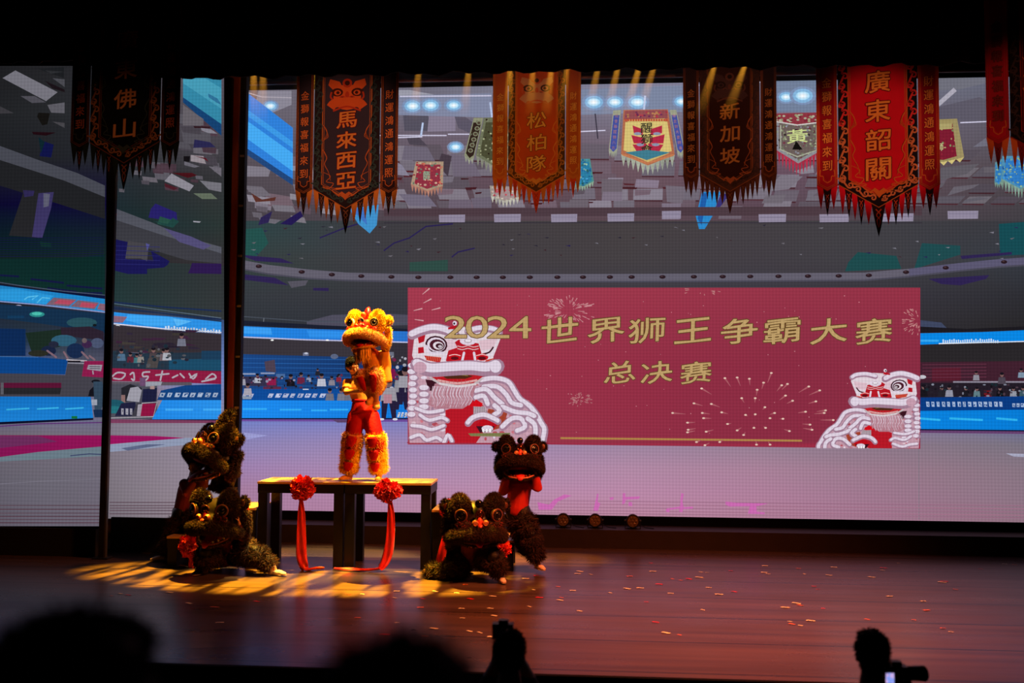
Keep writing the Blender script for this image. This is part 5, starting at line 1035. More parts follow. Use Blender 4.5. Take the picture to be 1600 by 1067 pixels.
def head_shape(mb, c, fwd, up=(0, 0, 1), s=1.0):
    f = Vector(fwd).normalized(); u = Vector(up); u = (u-f*u.dot(f)).normalized(); r = f.cross(u); M = Matrix((r, f, u)).transposed(); c = Vector(c)
    def at(x, y, z): return tuple(c+M @ Vector((x*s, y*s, z*s)))
    mb.ball(at(0, -.01, .02), (.076*s, .094*s, .105*s), rot=M); mb.ball(at(0, .028, -.045), (.058*s, .062*s, .068*s), rot=M); mb.ball(at(0, .06, -.095), (.026*s, .024*s, .02*s), rot=M)
    mb.capsule(at(0, .088, .012), at(0, .108, -.026), .010*s, .015*s, n=8); mb.ball(at(0, .083, .032), (.055*s, .016*s, .012*s), rot=M)
    mb.ball(at(0, .088, -.058), (.026*s, .014*s, .007*s), rot=M); mb.ball(at(0, .086, -.070), (.022*s, .014*s, .008*s), rot=M)
    for sg in (-1, 1): mb.ball(at(sg*.078, -.012, -.008), (.012*s, .022*s, .032*s), rot=M); mb.ball(at(sg*.045, .06, -.02), (.024*s, .022*s, .022*s), rot=M)
    return at, M
def eyes(parent, at, M, s=1.0):
    for sg in (-1, 1):
        m = MB(); m.ball(at(sg*.031, .078, .010), (.013*s, .010*s, .008*s), 0, 12, 8, M); m.ball(at(sg*.031, .086, .010), (.006*s, .004*s, .006*s), 1, 8, 6, M); m.build('eye', [ivory, blackp], parent, True)
def hair_cap(parent, at, M, s=1.0, cut=-.02, name='hair'):
    m = MB(); m.ball(at(0, -.022, .042), (.087*s, .098*s, .098*s), rot=M); m.ball(at(0, -.06, -.01), (.076*s, .062*s, .085*s), rot=M); m.ball(at(0, .045, .095), (.06*s, .04*s, .03*s), rot=M)
    return fur(name, m, [hairm, hairm], parent, 9000, .022, .3, .004, 5, comb=(0, 0, -.2))
def limb(mb, pts, rad, n=14):
    for a, b, r0, r1 in zip(pts[:-1], pts[1:], rad[:-1], rad[1:]): mb.capsule(a, b, r0, r1, n=n)
def V3(*a): return Vector(a)
def lerp(a, b, t): return tuple(Vector(a).lerp(Vector(b), t))
def shoe(parent, ankle, d, m, s=1.0, tilt=0.0, name='shoe'):
    a = Vector(ankle); d = Vector((d[0], d[1], 0)).normalized(); z = Vector((0, 0, 1)); r = d.cross(z); M = Matrix((r, d, z)).transposed(); mb = MB()
    g0 = a.z-.075*s
    def at(x, y, zz): q = M @ Vector((x*s, y*s, 0)); return (a.x+q.x, a.y+q.y, g0+zz*s)
    mb.ball(at(0, -.03, .05), (.042*s, .055*s, .052*s), rot=M); mb.ball(at(0, .07, .034), (.046*s, .09*s, .036*s), rot=M); mb.ball(at(0, .14, .026), (.04*s, .05*s, .026*s), rot=M); mb.capsule(at(0, -.02, .06), at(0, -.02, .10), .043*s, .044*s)
    mb.box((0, 0, 0), (0.001, .001, .001)) if False else None
    o = fuse(mb, name, m, parent, .009, 3)
    k = MB(); k.ball(at(0, -.03, .010), (.044*s, .055*s, .010*s), rot=M); k.ball(at(0, .08, .010), (.048*s, .115*s, .010*s), rot=M); k.build('sole', mat('shoe_sole', 'b89870', .7), o, True)
    return o
def cuff(parent, a, b, ra, rb, fm, panel=None, name='fur_cuff', dens=5200, L=.05, seed=3, face=(0, -1, 0)):
    """fluffy legging between two points of the leg"""
    m = MB(); m.tube([lerp(a, b, t) for t in (0, .08, .3, .6, .92, 1)], [ra*.75, ra, ra*1.04, (ra+rb)/2*1.04, rb, rb*.75], 0, 16)
    o = fur(name, m, fm, parent, dens, L, .35, .006, seed)
    if panel:
        d = (Vector(b)-Vector(a)); f = Vector(face); f = (f-d.normalized()*f.dot(d.normalized())).normalized(); s = d.normalized().cross(f)
        for t0, t1 in panel:
            q0, q1 = Vector(a)+d*t0, Vector(a)+d*t1; rr = ra+(rb-ra)*(t0+t1)/2; P = []
            for i in range(5):
                for j in range(5):
                    u = (j-2)/2*.72*(1-.75*abs(i-1.2)/3.2); P.append(tuple(q0.lerp(q1, i/4)+f*(rr*math.cos(u)+L*.95)+s*(rr*math.sin(u))))
            k = MB().add(P, [(i*5+j, i*5+j+1, i*5+j+6, i*5+j+5) for i in range(4) for j in range(4)]).build('satin_panel', redc, o, True); k.modifiers.new('s', 'SOLIDIFY').thickness = .012
    return o
def person(label, loc, group=None):
    return tag(empty('person', loc), label, 'person', group)
def local(root):
    L = Vector(root.location); return lambda px, py, Y: tuple(Vector(atY(px, py, Y))-L)

# ------------------------------------------------------------------ lion heads
def lion_head(loc, yaw, pitch, s, label, pal, jaw=.3, roll=0.0, seed=1, beard=True, tongue=False, cape=None):
    root = tag(empty('lion_head', loc), label, 'lion head', 'lion dance heads')
    root.rotation_euler = (Matrix.Rotation(yaw, 3, 'Z') @ Matrix.Rotation(roll, 3, 'Y') @ Matrix.Rotation(-pitch, 3, 'X')).to_euler(); root.scale = (s, s, s)
    F, F2, skull, D = pal['fur'], pal.get('lip', pal['fur']), pal['skull'], pal.get('dens', 7000)
    m = MB(); m.ball((0, .06, .38), (.29, .30, .25), nu=28, nv=18); m.ball((0, -.10, .27), (.30, .26, .17), nu=24); m.ball((0, .10, .22), (.34, .28, .24), nu=24); fuse(m, 'skull', skull, root, .02, 4)
    for sg in (-1, 1):
        m = MB(); Rb = Matrix.Rotation(sg*.22, 3, 'Y'); m.ball((sg*.25, -.08, .56), (.150, .17, .21), rot=Rb); m.ball((sg*.335, -.02, .47), (.085, .14, .17), rot=Rb); m.ball((sg*.20, -.12, .58), (.085, .09, .12)); fur('brow_puff', m, F, root, D, .05, .1, .0055, seed+sg)
        e = MB(); q = Vector((sg*.50, -1, .05)).normalized(); c = Vector((sg*.262, -.262, .475)); R = Vector((0, -1, 0)).rotation_difference(q).to_matrix()
        e.ball(tuple(c), (.098, .05, .098), 0, 20, 12, R); e.ring(tuple(c+q*.035), .090, .013, q, 1); e.ring(tuple(c+q*.045), .070, .010, q, 2); e.ball(tuple(c+q*.042), (.045, .018, .045), 2, 16, 10, R); e.ball(tuple(c+q*.056+Vector((.012, 0, .014))), (.011, .008, .011), 0, 8, 6, R)
        e.build('eye', [pal.get('white', ivory), pal['ring'], blackp], root, True)
        m = MB(); m.ball((sg*.225, -.29, .345), (.13, .04, .05)); fur('lower_lid', m, pal['lid'], root, 5000, .03, .3, .006, seed+9)
        m = MB(); m.ball((sg*.455, .06, .56), (.085, .05, .10)); ear = fur('ear', m, F, root, D, .05, 0, .007, seed+20+sg); k = MB(); k.ball((sg*.46, .005, .56), (.045, .02, .055)); k.build('inner_ear', pal['ring'], ear, True)
        m = MB(); m.ball((sg*.078, -.395, .385), (.048, .045, .048)); m.ring((sg*.078, -.433, .385), .030, .008); n_ = m.build('nostril_ball', pal['ball'], root, True)
    m = MB(); m.ball((0, -.405, .315), (.052, .05, .055)); m.ball((0, -.33, .37), (.05, .07, .10)); m.build('nose', pal['nose'], root, True)
    m = MB(); m.ball((0, -.32, .50), (.062, .05, .062)); m.ring((0, -.35, .50), .062, .014); m.build('forehead_mirror', [pal['mirror']], root, True)
    hk = 1.25 if pal.get('hornfur') else 1.0
    m = MB(); m.tube([(0, -.04, .58), (0, -.04, .70*hk), (0, -.01, .80*hk), (0, .03, .85*hk)], [.09*hk**2, .085*hk, .055*hk, .02], 0, 14)
    if pal.get('nohorn'): pass
    elif pal.get('hornfur'): fur('horn', m, F, root, D, .05, 0, .007, seed+5)
    else: m.build('horn', pal['horn'], root, True)
    m = MB(); m.ball((0, -.24, .645), (.06, .06, .065)); m.build('crest_ball', pal['crest'], root, True)
    # upper lip: a fat roll of fur
    arc = [(-.40, .02, .06), (-.385, -.16, .13), (-.25, -.34, .20), (0, -.42, .235), (.25, -.34, .20), (.385, -.16, .13), (.40, .02, .06)]
    m = MB(); m.tube(catmull(arc, 3), [.05]+[.075+.025*math.sin(PI*i/18) for i in range(1, 18)]+[.05], 0, 14); fur('upper_lip', m, F2, root, D*1.3, .042, .35, .006, seed+2)
    # mouth: palate, hinged lower jaw, teeth, tongue
    m = MB(); m.ball((0, -.10, .13), (.29, .25, .05)); m.build('palate', maroon, root, True)
    J = Matrix.Translation((0, .08, .10)) @ Matrix.Rotation(jaw, 4, 'X'); jl = lambda x, y, z: tuple(J @ Vector((x, y-.08, z)))
    m = MB(); rows = []
    for rr, z in ((1.0, .02), (1.0, -.03), (.8, -.06), (.4, -.075)):
        rows.append([jl(rr*.31*math.sin(a), -rr*.38*math.cos(a), z) for a in np.linspace(-1.45, 1.45, 15)])
    P = [p for r_ in rows for p in r_]; m.add(P, [(i*15+j, i*15+j+1, i*15+j+16, i*15+j+15) for i in range(3) for j in range(14)]); jw = m.build('lower_jaw', pal['jaw'], root, True); jw.modifiers.new('s', 'SOLIDIFY').thickness = .02
    m = MB()
    for i in range(10): a = -1.2+2.4*i/9; x, y = .29*math.sin(a), -.36*math.cos(a); c = jl(x, y, .03); m.ball(c, (.024, .014, .024), nu=8, nv=6)
    m.build('teeth', pal.get('teeth', ivory), jw, True)
    m = MB(); m.tube([jl(0, .0, .02), jl(0, -.2, .04), jl(0, -.36, .03), jl(0, -.44, -.02)], [.09, .10, .085, .03], 0, 12, .25); m.build('tongue', pal['tongue'], jw, True)
    m = MB(); m.tube([jl(.31*math.sin(a), -.38*math.cos(a), -.02) for a in np.linspace(-1.4, 1.4, 16)], .026, 0, 10); fur('jaw_trim', m, pal.get('trim', F), root, D, .032, .5, .006, seed+3)
    if beard:
        m = MB(); g = random.Random(seed)
        for i in range(46):
            a = g.uniform(-.8, .8); p = Vector(jl(.27*math.sin(a), -.36*math.cos(a)+g.uniform(0, .08), -.05)); l = g.uniform(.22, .34)*pal.get('beard_len', 1); w1 = g.uniform(-.03, .03)
            m.tube([tuple(p), (p.x+w1, p.y-.01, p.z-l*.4), (p.x-w1, p.y+.01, p.z-l*.75), (p.x+w1*.5, p.y+.02, p.z-l)], [.016, .017, .014, .003], 0, 6)
        m.build('beard', pal['beard'], root, True)
    # neck frill and the cloth hanging behind the head
    m = MB(); m.tube(catmull([(-.40, .16, .40), (-.42, .16, .15), (-.34, .18, -.05)], 3), .06, 0, 10); m.tube(catmull([(.40, .16, .40), (.42, .16, .15), (.34, .18, -.05)], 3), .06, 0, 10);
    fur('neck_frill', m, pal.get('trim', F), root, D*.8, .06, .3, .007, seed+4)
    if cape:
        P = []; n = 15
        for i, (t, wd, yy, z) in enumerate(cape):
            for j in range(n): a = -1.35+2.7*j/(n-1); P.append((wd*math.sin(a)*(1+.04*math.sin(j*3)), .12+yy+.20*math.cos(a)+.02*math.sin(j*2.4+i), z))
        k = MB().add(P, [(i*n+j, i*n+j+1, i*n+n+j+1, i*n+n+j) for i in range(len(cape)-1) for j in range(n-1)]).build('cape', pal['cape'], root, True); k.modifiers.new('s', 'SOLIDIFY').thickness = .015
        for i in range(1, len(cape)):
            m = MB(); m.tube(P[i*n:(i+1)*n], .045, 0, 8); fur('cape_trim', m, pal.get('trim', F), k, D*.8, .055, .5, .007, seed+30+i)
    return root
PY = dict(fur=yfur, lip=ofur, skull=redp, ring=goldp, lid=[redp, goldp], ball=redp, nose=redp, mirror=mat('mirror_glass', 'b8a8a8', .1, .8), horn=redp, crest=mat('crest_orange', 'e0501c', .35), jaw=redp, tongue=redp, trim=yfur, beard=mat('beard_yellow', 'e8a828', .7, var=.25), beard_len=1.15, cape=mat('cape_red_gold', 'c83818', .6, var=.5, scale=30))
PK = dict(fur=bfur, skull=mat('lion_black_lacquer', '1a100c', .4, var=.5, scale=20), ring=mat('ring_rose', '6a3426', .5), white=mat('eye_smoke', '2a1c16', .3), lid=[bfur[0], mat('lid_red', '8a2414', .5)], ball=mat('ball_gilt', 'd8885c', .25, .5), nose=mat('nose_coral', 'd8402c', .35), mirror=mat('mirror_dark', '5a3028', .08, .8), horn=blackp, crest=blackp, jaw=mat('jaw_rose', 'c06a58', .5), tongue=mat('tongue_red', 'b82018', .5), trim=bfur, beard=bfur[0], cape=sequin)

# ------------------------------------------------------------------ the pair on the tall table
YB = 13.92
o = atY(566, 747, YB); zt_ = HT
# the bearer: red trousers, yellow shirt, hugging his partner's legs
rt = person('person in red trousers and yellow shirt standing on the tall table, lifting a partner', (o[0], YB, zt_)); L = local(rt)
ank = {-1: L(544, 741, YB-.03), 1: L(592, 741, YB+.02)}; ank = {k: (v[0], v[1], .082) for k, v in ank.items()}
kn = {-1: L(549, 694, YB-.09), 1: L(590, 694, YB-.07)}; hip = {-1: L(557, 652, YB+.02), 1: L(579, 652, YB+.02)}; pel = L(568, 645, YB+.03); wst = L(567, 626, YB+.05); ch = L(561, 606, YB+.07); nk = L(555, 590, YB+.05); hd = L(551, 573, YB+.01)
shl = {-1: L(543, 599, YB+.06), 1: L(577, 598, YB+.12)}; elb = {-1: L(541, 613, YB-.12), 1: L(594, 613, YB-.02)}; wri = {-1: L(566, 610, YB-.33), 1: L(574, 604, YB-.34)}
m = MB()
for sg in (-1, 1): limb(m, [hip[sg], kn[sg], ank[sg]], [.088, .058, .038]); limb(m, [shl[sg], elb[sg], wri[sg]], [.052, .042, .029]); m.capsule(ch, shl[sg], .09, .055)
m.ball(pel, (.165, .115, .13)); m.capsule(pel, wst, .13, .125); m.capsule(wst, ch, .125, .145); m.capsule(ch, nk, .12, .055); m.capsule(nk, hd, .052, .05)
hand(m, wri[-1], (.8, -.1, .35), (0.1, .7, .3), .8); hand(m, wri[1], (-.8, -.05, .1), (0, .8, .2), .8, side=-1)
at, M = head_shape(m, hd, (.55, -.8, -.28), (-.15, 0, 1)); fuse(m, 'body', skin, rt, .011, 3); eyes(rt, at, M); hair_cap(rt, at, M)
m = MB(); m.capsule(lerp(pel, wst, .5), wst, .148, .142); m.capsule(wst, ch, .142, .163); m.capsule(ch, lerp(ch, nk, .75), .14, .075)
for sg in (-1, 1): m.capsule(ch, shl[sg], .105, .073); m.tube([shl[sg], lerp(shl[sg], elb[sg], .75)], [.074, .070])
fuse(m, 'shirt', yel, rt, .014, 4)
m = MB(); m.tube([tuple(Vector(wst)+V3(0, 0, -.01)), lerp(wst, pel, .6), pel], [.148, .168, .185], 0, 20); m.ball(pel, (.188, .14, .13))
for sg in (-1, 1): m.tube([hip[sg], lerp(hip[sg], kn[sg], .5), kn[sg], lerp(kn[sg], ank[sg], .6)], [.128, .118, .098, .07], 0, 16); m.ball(hip[sg], .128)
fuse(m, 'trousers', redc, rt, .014, 4); m = MB(); m.tube([tuple(Vector(wst)+V3(0, 0, -.02)), tuple(Vector(wst)+V3(0, 0, .022))], [.156, .154], 0, 24); m.build('waistband', redc, rt, True)
for sg in (-1, 1):
    for i, (t0, t1) in enumerate(((.0, .38), (.34, .70), (.66, .98))):
        top = lerp(kn[sg], hip[sg], .40); bot = tuple(Vector(ank[sg])+V3(0, 0, .02)); cuff(rt, lerp(top, bot, t0), lerp(top, bot, t1), .128-.008*i, .125-.006*i, ofur if (sg < 0 and i == 0) else yfur, [(.12, .82)], L=.05, seed=40+i+sg, face=(sg*-.1, -1, 0))
    shoe(rt, ank[sg], (-.45 if sg < 0 else .1, -1), shoe_y)
# the partner carried in front of him, holding the head up
YP = 13.58
ro = atY(583, 600, YP); rp = person('person carried in the air inside the yellow lion, knees drawn up', tuple(ro)); L = local(rp)
pel = L(585, 605, YP); wst = L(585, 585, YP+.02); ch = L(582, 562, YP+.02); nk = L(580, 543, YP); hd = L(577, 527, YP-.02)
shl = {-1: L(567, 556, YP+.02), 1: L(597, 556, YP+.04)}; elb = {-1: L(559, 545, YP-.06), 1: L(603, 574, YP-.02)}; wri = {-1: L(561, 525, YP-.1), 1: L(598, 538, YP-.1)}
hip = {-1: L(578, 608, YP), 1: L(592, 607, YP+.02)}; kn = {-1: L(562, 584, YP-.26), 1: L(585, 578, YP-.28)}; ank = {-1: L(579, 623, YP-.14), 1: L(588, 630, YP-.10)}
m = MB(); 
for sg in (-1, 1): limb(m, [hip[sg], kn[sg], ank[sg]], [.08, .054, .038]); limb(m, [shl[sg], elb[sg], wri[sg]], [.05, .04, .028]); m.capsule(ch, shl[sg], .08, .052); hand(m, wri[sg], (0.1*sg, -.2, 1), (-sg*.6, -.5, 0), .9, side=sg)
m.ball(pel, (.15, .115, .12)); m.capsule(pel, wst, .125, .115); m.capsule(wst, ch, .115, .13); m.capsule(ch, nk, .11, .052); m.capsule(nk, hd, .05, .05)
at, M = head_shape(m, hd, (0, -1, -.2)); fuse(m, 'body', skin, rp, .012, 3); eyes(rp, at, M); hair_cap(rp, at, M)
m = MB(); m.capsule(pel, wst, .14, .13); m.capsule(wst, ch, .13, .148); m.capsule(ch, lerp(ch, nk, .7), .12, .07)
for sg in (-1, 1): m.capsule(ch, shl[sg], .10, .075); m.tube([shl[sg], lerp(shl[sg], elb[sg], 1.0), lerp(elb[sg], wri[sg], .7)], [.078, .082, .074])
m.tube([elb[1], tuple(Vector(elb[1])+V3(.02, 0, -.20))], [.06, .075]); fuse(m, 'shirt', yel, rp, .014, 4)
for sg in (-1, 1):
    cuff(rp, lerp(hip[sg], kn[sg], .1), lerp(hip[sg], kn[sg], 1.0), .095, .090, ofur if sg < 0 else yfur, None, seed=51+sg)
    cuff(rp, lerp(kn[sg], ank[sg], .0), lerp(kn[sg], ank[sg], .62), .088, .075, ofur, [(.05, .9)], L=.045, seed=53+sg)
    m = MB(); m.ball(tuple(Vector(ank[sg])+V3(.01*sg, -.05, -.05)), (.05, .11, .045)); m.ball(ank[sg], (.05, .05, .055)); fuse(m, 'shoe', shoe_y, rp, .01, 3)
c = atY(573, 541, 13.42)
lion_head(tuple(c), math.radians(-12), math.radians(4), .62, 'yellow and red lion head raised high above the table', PY, .30, seed=3)

# ------------------------------------------------------------------ the four dark lions
def dancer(label, loc, J, shoes, cuffs_on=(-1, 1), apron=None, body_m=dkcloth, fm=bfur):
    r = person(label, tuple(loc)); o = Vector(loc); G = {k: tuple(Vector(atY(*v))-o) for k, v in J.items()}
    for sg in (-1, 1):
        k = f'an{sg}'
        if k in G and J[k][2] and J.get('ground', True) and sg in shoes: G[k] = (G[k][0], G[k][1], max(.082, G[k][2]))
    m = MB()
    for sg in (-1, 1): limb(m, [G[f'hip{sg}'], G[f'kn{sg}'], G[f'an{sg}']], [.088, .058, .038]); limb(m, [G[f'sh{sg}'], G[f'el{sg}'], G[f'wr{sg}']], [.05, .041, .028]); m.capsule(G['ch'], G[f'sh{sg}'], .085, .054); hand(m, G[f'wr{sg}'], (0, -.3, 1), (-sg*.6, -.4, 0), .9, side=sg)
    m.ball(G['pel'], (.155, .12, .12)); m.capsule(G['pel'], G['ch'], .125, .14); m.capsule(G['ch'], G['nk'], .11, .052); m.capsule(G['nk'], G['hd'], .05, .05); at, M = head_shape(m, G['hd'], (0, -1, -.2)); fuse(m, 'body', skin, r, .013, 3); eyes(r, at, M); hair_cap(r, at, M)
    m = MB(); m.capsule(G['pel'], G['ch'], .15, .16); m.capsule(G['ch'], lerp(G['ch'], G['nk'], .7), .13, .07)
    for sg in (-1, 1): m.capsule(G['ch'], G[f'sh{sg}'], .105, .075); m.tube([G[f'sh{sg}'], G[f'el{sg}'], lerp(G[f'el{sg}'], G[f'wr{sg}'], .8)], [.075, .07, .055])
    fuse(m, 'shirt', apron or maroon, r, .016, 4)
    m = MB(); m.ball(G['pel'], (.175, .14, .13))
    for sg in (-1, 1): m.tube([G[f'hip{sg}'], lerp(G[f'hip{sg}'], G[f'kn{sg}'], .5), G[f'kn{sg}'], lerp(G[f'kn{sg}'], G[f'an{sg}'], .7)], [.12, .11, .09, .06], 0, 14); m.ball(G[f'hip{sg}'], .12); m.ball(G[f'kn{sg}'], .09)
    fuse(m, 'trousers', sequin, r, .016, 4)
    for sg in cuffs_on:
        for i, (a, b, t0, t1, ra, rb) in enumerate((('hip', 'kn', .25, .62, .135, .13), ('hip', 'kn', .66, 1.0, .13, .12), ('kn', 'an', .05, .42, .12, .115), ('kn', 'an', .46, .88, .11, .10))):
            cuff(r, lerp(G[f'{a}{sg}'], G[f'{b}{sg}'], t0), lerp(G[f'{a}{sg}'], G[f'{b}{sg}'], t1), ra, rb, fm, None, dens=3800, L=.06, seed=60+i+sg)
    for sg, (sm, d) in shoes.items(): shoe(r, G[f'an{sg}'], d, sm)
    return r, G
# left, crouching
Y = 13.0; loc = atZ(350, 905, 0)
dancer('person crouching inside a dark lion, one leg stretched sideways to a pale shoe', (loc[0], Y, 0), {'pel': (352, 868, Y+.15), 'ch': (346, 838, Y+.12), 'nk': (346, 818, Y+.1), 'hd': (346, 802, Y+.06), 'sh-1': (328, 828, Y+.1), 'sh1': (366, 828, Y+.1), 'el-1': (318, 838, Y-.1), 'el1': (380, 838, Y-.1), 'wr-1': (326, 815, Y-.2), 'wr1': (372, 815, Y-.2),
        'hip-1': (342, 872, Y+.12), 'hip1': (366, 870, Y+.12), 'kn-1': (322, 862, Y-.25), 'kn1': (398, 862, Y-.05), 'an-1': (316, 904, Y-.08), 'an1': (428, 899, Y-.05)}, {1: (shoe_w, (1, -.35)), -1: (dkcloth, (-.3, -1))})
c = atY(342, 838, Y-.16)
lion_head(tuple(c), math.radians(-15), math.radians(-4), .79, 'dark furry lion head of the crouching dancer nearest the slim post', dict(PK, nohorn=1), .38, seed=11, beard=False, cape=[(0, .32, 0, .35), (1, .36, .1, .1), (2, .38, .2, -.15), (3, .36, .3, -.4)])
# right, crouching
Y = 12.95; loc = atZ(740, 907, 0)
dancer('person kneeling inside a dark lion, furry leg folded on the floor', (loc[0], Y, 0), {'pel': (738, 870, Y+.12), 'ch': (740, 842, Y+.12), 'nk': (741, 822, Y+.1), 'hd': (742, 806, Y+.06), 'sh-1': (720, 832, Y+.1), 'sh1': (760, 832, Y+.1), 'el-1': (712, 842, Y-.1), 'el1': (772, 842, Y-.1), 'wr-1': (722, 820, Y-.2), 'wr1': (764, 820, Y-.2),
        'hip-1': (728, 876, Y+.1), 'hip1': (752, 876, Y+.1), 'kn-1': (708, 896, Y-.05), 'kn1': (770, 870, Y-.25), 'an-1': (664, 893, Y+.1), 'an1': (782, 903, Y-.12)}, {1: (shoe_w, (.35, -1))})
c = atY(742, 847, Y-.18)
lion_head(tuple(c), math.radians(17), math.radians(-6), .81, 'dark furry lion head of the kneeling dancer in front of the steps', dict(PK, nohorn=1, teeth=maroon), .10, seed=21, beard=False, cape=[(0, .32, 0, .35), (1, .36, .1, .1), (2, .38, .2, -.15), (3, .38, .3, -.42)])
# right rear, striding on one leg
Y = 13.6; loc = atZ(825, 882, 0)
dancer('person striding on one leg inside a dark lion, beside the lowest table', (loc[0], Y, 0), {'pel': (808, 795, Y+.05), 'ch': (812, 762, Y+.06), 'nk': (813, 742, Y+.03), 'hd': (813, 722, Y), 'sh-1': (796, 754, Y+.04), 'sh1': (830, 754, Y+.04), 'el-1': (786, 768, Y-.1), 'el1': (840, 762, Y-.1), 'wr-1': (792, 742, Y-.15), 'wr1': (836, 738, Y-.15),
        'hip-1': (804, 800, Y+.05), 'hip1': (816, 800, Y+.03), 'kn-1': (816, 838, Y+.02), 'kn1': (828, 834, Y-.12), 'an-1': (828, 862, Y+.32), 'an1': (841, 880, Y-.02)}, {1: (shoe_w, (.55, -1))}, apron=mat('red_apron', 'b01812', .6, var=.2, bump=.3))
c = atY(812, 742, Y-.12)
lion_head(tuple(c), math.radians(6), math.radians(10), .67, 'dark furry lion head, mouth open, of the dancer striding on one leg', dict(PK, nohorn=1, teeth=maroon), .45, seed=31, beard=False, cape=[(0, .30, 0, .35), (1, .36, .05, .1), (2, .36, .08, -.15)])
# left rear, standing in profile
Y = 13.95; loc = atZ(275, 884, 0)
dancer('person standing inside a dark lion turned to profile, behind the crouching dancer', (loc[0], Y, 0), {'pel': (288, 800, Y+.05), 'ch': (296, 766, Y+.05), 'nk': (300, 746, Y+.02), 'hd': (304, 728, Y), 'sh-1': (288, 756, Y-.1), 'sh1': (308, 756, Y+.15), 'el-1': (290, 772, Y-.2), 'el1': (318, 758, Y-.05), 'wr-1': (306, 748, Y-.1), 'wr1': (322, 736, Y-.1),
        'hip-1': (282, 804, Y-.02), 'hip1': (298, 804, Y+.1), 'kn-1': (272, 838, Y-.12), 'kn1': (304, 812, Y-.15), 'an-1': (256, 880, Y-.05), 'an1': (302, 826, Y-.05)}, {-1: (shoe_w, (-.8, -.7)), 1: (shoe_w, (-.3, -1))})
c = atY(329, 737, Y-.12)
lion_head(tuple(c), math.radians(-42), math.radians(20), .86, 'dark furry lion head turned to profile with open jaw and raised horn', dict(PK, hornfur=True), .72, seed=41, beard=False, cape=[(0, .30, 0, .35), (1, .36, .05, .1), (2, .36, .08, -.2)])

# ------------------------------------------------------------------ people in the dark hall
def onlooker(label, px, py, Y, zf, hair=True, wide=1.0, cam_up=False, cam_side=False, s=1.0):
    top = atY(px, py, Y); r = person(label, (top[0], Y, zf)); H = top[2]-zf; hz = H-.115
    m = MB(); sh = hz-.27; m.capsule((0, 0, sh-.12), (0, .0, sh-.52), .16*wide, .14); m.ball((0, 0, sh-.58), (.17, .13, .14)); m.capsule((0, 0, sh-.08), (0, 0, hz-.08), .10, .055)
    for sg in (-1, 1):
        S = (sg*.19*wide, 0, sh-.04); m.capsule((0, 0, sh-.08), S, .10, .062); kz = (sh-.62)*.52
        limb(m, [(sg*.09, 0, sh-.6), (sg*.11, .03, kz), (sg*.11, 0, .05)], [.09, .06, .042]); m.ball((sg*.11, .07, .045), (.045, .12, .045))
        if cam_up: E, Wv = (sg*.06-.03, .30, sh+.15), (sg*.05-.05, .28, hz-.04)
        elif cam_side: E, Wv = (sg*.27+.06, .16, sh-.22), (sg*.07+.22, .30, sh+.02)
        else: E, Wv = (sg*.26, .02, sh-.32), (sg*.22, .18, sh-.52)
        limb(m, [S, E, Wv], [.056, .045, .032]); hand(m, Wv, (-.2*sg, .4, .8) if (cam_up or cam_side) else (0, .9, -.2), (-sg, .1, 0), .9, side=sg)
    at, M = head_shape(m, (0, 0, hz), (0, 1, 0), s=s); fuse(m, 'body', [skin, dkcloth], r, .014, 3, lambda p: 0 if p.z > sh+.10 else 1); hair_cap(r, at, M, s)
    return r, (0, .26, hz+.1), sh
cam_m = mat('camera_black', '0b0a0a', .4)
r, wv, sh = onlooker('person seen from behind holding a camera above the head, below the stage lip', 797, 989, 5.85, -.9, cam_up=True)
p = atY(786, 984, 6.13); cr = tag(empty('camera', (p[0], 6.13, p[2])), 'black camera held up over the head of the person below the stage lip', 'camera')
MB().box((-.062, -.035, -.05), (.062, .035, .04)).build('camera_body', cam_m, cr); MB().box((-.025, -.025, .04), (.03, .025, .06)).build('viewfinder', cam_m, cr); MB().cyl((0, .03, -.005), (0, .12, -.005), .035).build('lens', cam_m, cr)
r, wv, sh = onlooker('person seen from behind with short hair, filming beside a long lens', 1361, 990, 5.75, -.9, cam_side=True)
p = atY(1402, 1052, 6.05); cr = tag(empty('camera', (p[0], 6.05, p[2])), 'black camera with a long lens beside the short-haired person', 'camera')
MB().box((-.07, -.04, -.05), (.05, .04, .045)).build('camera_body', cam_m, cr); m = MB(); m.tube([(.04, .0, .0), (.10, .03, -.005), (.16, .06, -.012), (.165, .062, -.012)], [.04, .042, .045, .045], 0, 16); m.build('lens', cam_m, cr, True); MB().box((-.035, -.025, .045), (.02, .03, .07)).build('viewfinder', cam_m, cr)
scr = bpy.data.materials.new('lit_display'); scr.use_nodes = True; nt = scr.node_tree; nt.nodes.remove(nt.nodes['Principled BSDF']); e = nt.nodes.new('ShaderNodeEmission'); nz = nt.nodes.new('ShaderNodeTexNoise'); rp_ = nt.nodes.new('ShaderNodeValToRGB'); nz.inputs['Scale'].default_value = 30
rp_.color_ramp.elements[0].color = (.25, .35, .9, 1); rp_.color_ramp.elements[1].color = (.95, .5, .75, 1); rp_.color_ramp.elements[0].position = .4; rp_.color_ramp.elements[1].position = .6
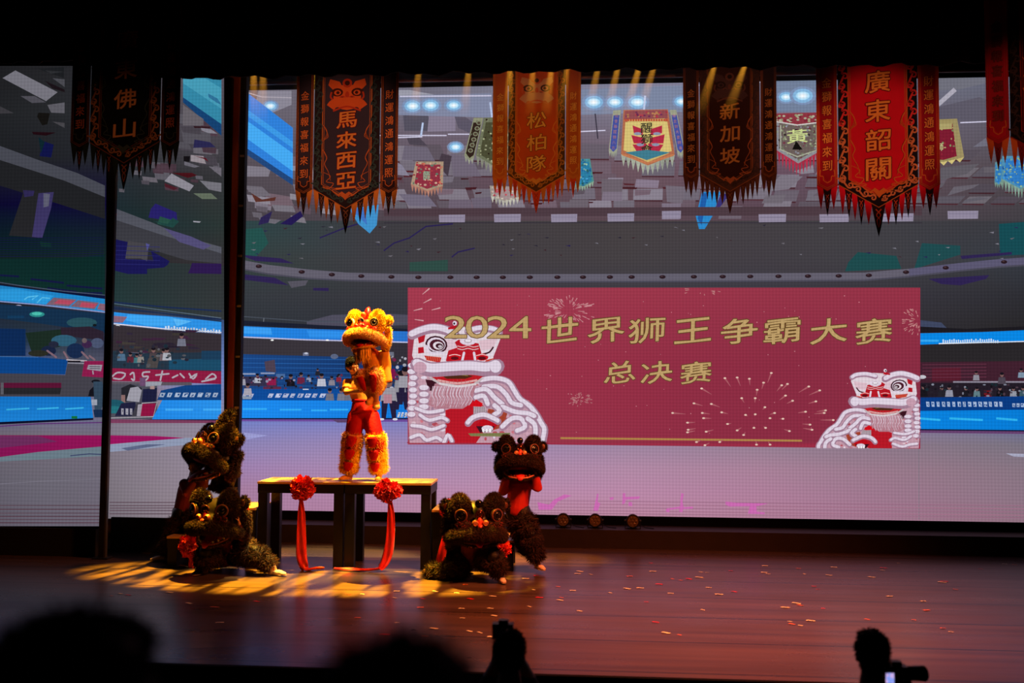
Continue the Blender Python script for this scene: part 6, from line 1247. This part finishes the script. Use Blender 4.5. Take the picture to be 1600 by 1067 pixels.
tc = nt.nodes.new('ShaderNodeTexCoord'); nt.links.new(tc.outputs['Object'], nz.inputs[0]); nt.links.new(nz.outputs[0], rp_.inputs[0]); nt.links.new(rp_.outputs[0], e.inputs[0]); nt.links.new(e.outputs[0], nt.nodes['Material Output'].inputs[0])
MB().box((-.075, -.046, -.045), (-.030, -.041, .012)).build('lit_screen', scr, cr)
onlooker('blurred dark head of a nearby spectator, at the middle of the bottom edge', 622, 1032, .95, .34)
onlooker('blurred dark head of a nearby spectator, by the corner under the slim post', 118, 1026, 1.25, .34, s=1.25)

# ------------------------------------------------------------------ haze under the lamp bar, and the amber beams in it
hz = bpy.data.materials.new('stage_haze'); hz.use_nodes = True; nt = hz.node_tree; nt.nodes.remove(nt.nodes['Principled BSDF'])
vs = nt.nodes.new('ShaderNodeVolumeScatter'); vs.inputs['Density'].default_value = .10; tc = nt.nodes.new('ShaderNodeTexCoord'); sp = nt.nodes.new('ShaderNodeSeparateXYZ'); mr = nt.nodes.new('ShaderNodeMapRange'); mr.inputs[1].default_value = 6.3; mr.inputs[2].default_value = 7.0; mr.inputs[4].default_value = .12
nt.links.new(tc.outputs['Object'], sp.inputs[0]); nt.links.new(sp.outputs[2], mr.inputs[0]); nt.links.new(mr.outputs[0], vs.inputs['Density'])
vs.inputs['Anisotropy'].default_value = .2; nt.links.new(vs.outputs[0], nt.nodes['Material Output'].inputs['Volume'])
tag(MB().box((atY(379, 140, 14.25)[0], 14.25, 6.15), (3.6, 14.85, 7.6)).build('haze', hz), 'thin haze lit by amber beams just below the black border curtain', 'haze', kind='stuff')
for px, dx, pw in ((396, .02, 1.0), (412, .0, .8), (660, -.10, .7), (738, -.10, .8), (800, -.05, 1.0), (836, -.06, .8), (868, -.12, 1.0), (892, -.12, .6), (944, -.20, .8), (976, -.22, .9), (1012, -.28, 1.1), (1036, -.3, .8), (1130, -.3, .9), (1180, -.36, 1.0)):
    q = atY(px, 58, 14.55)
    lamp('beam_lamp', 'SPOT', (q[0], 14.55, q[2]), (q[0]+dx*3, 14.6, q[2]-3.0), 2600*pw, (1.0, 0.40, 0.03), .012, 11, .8)
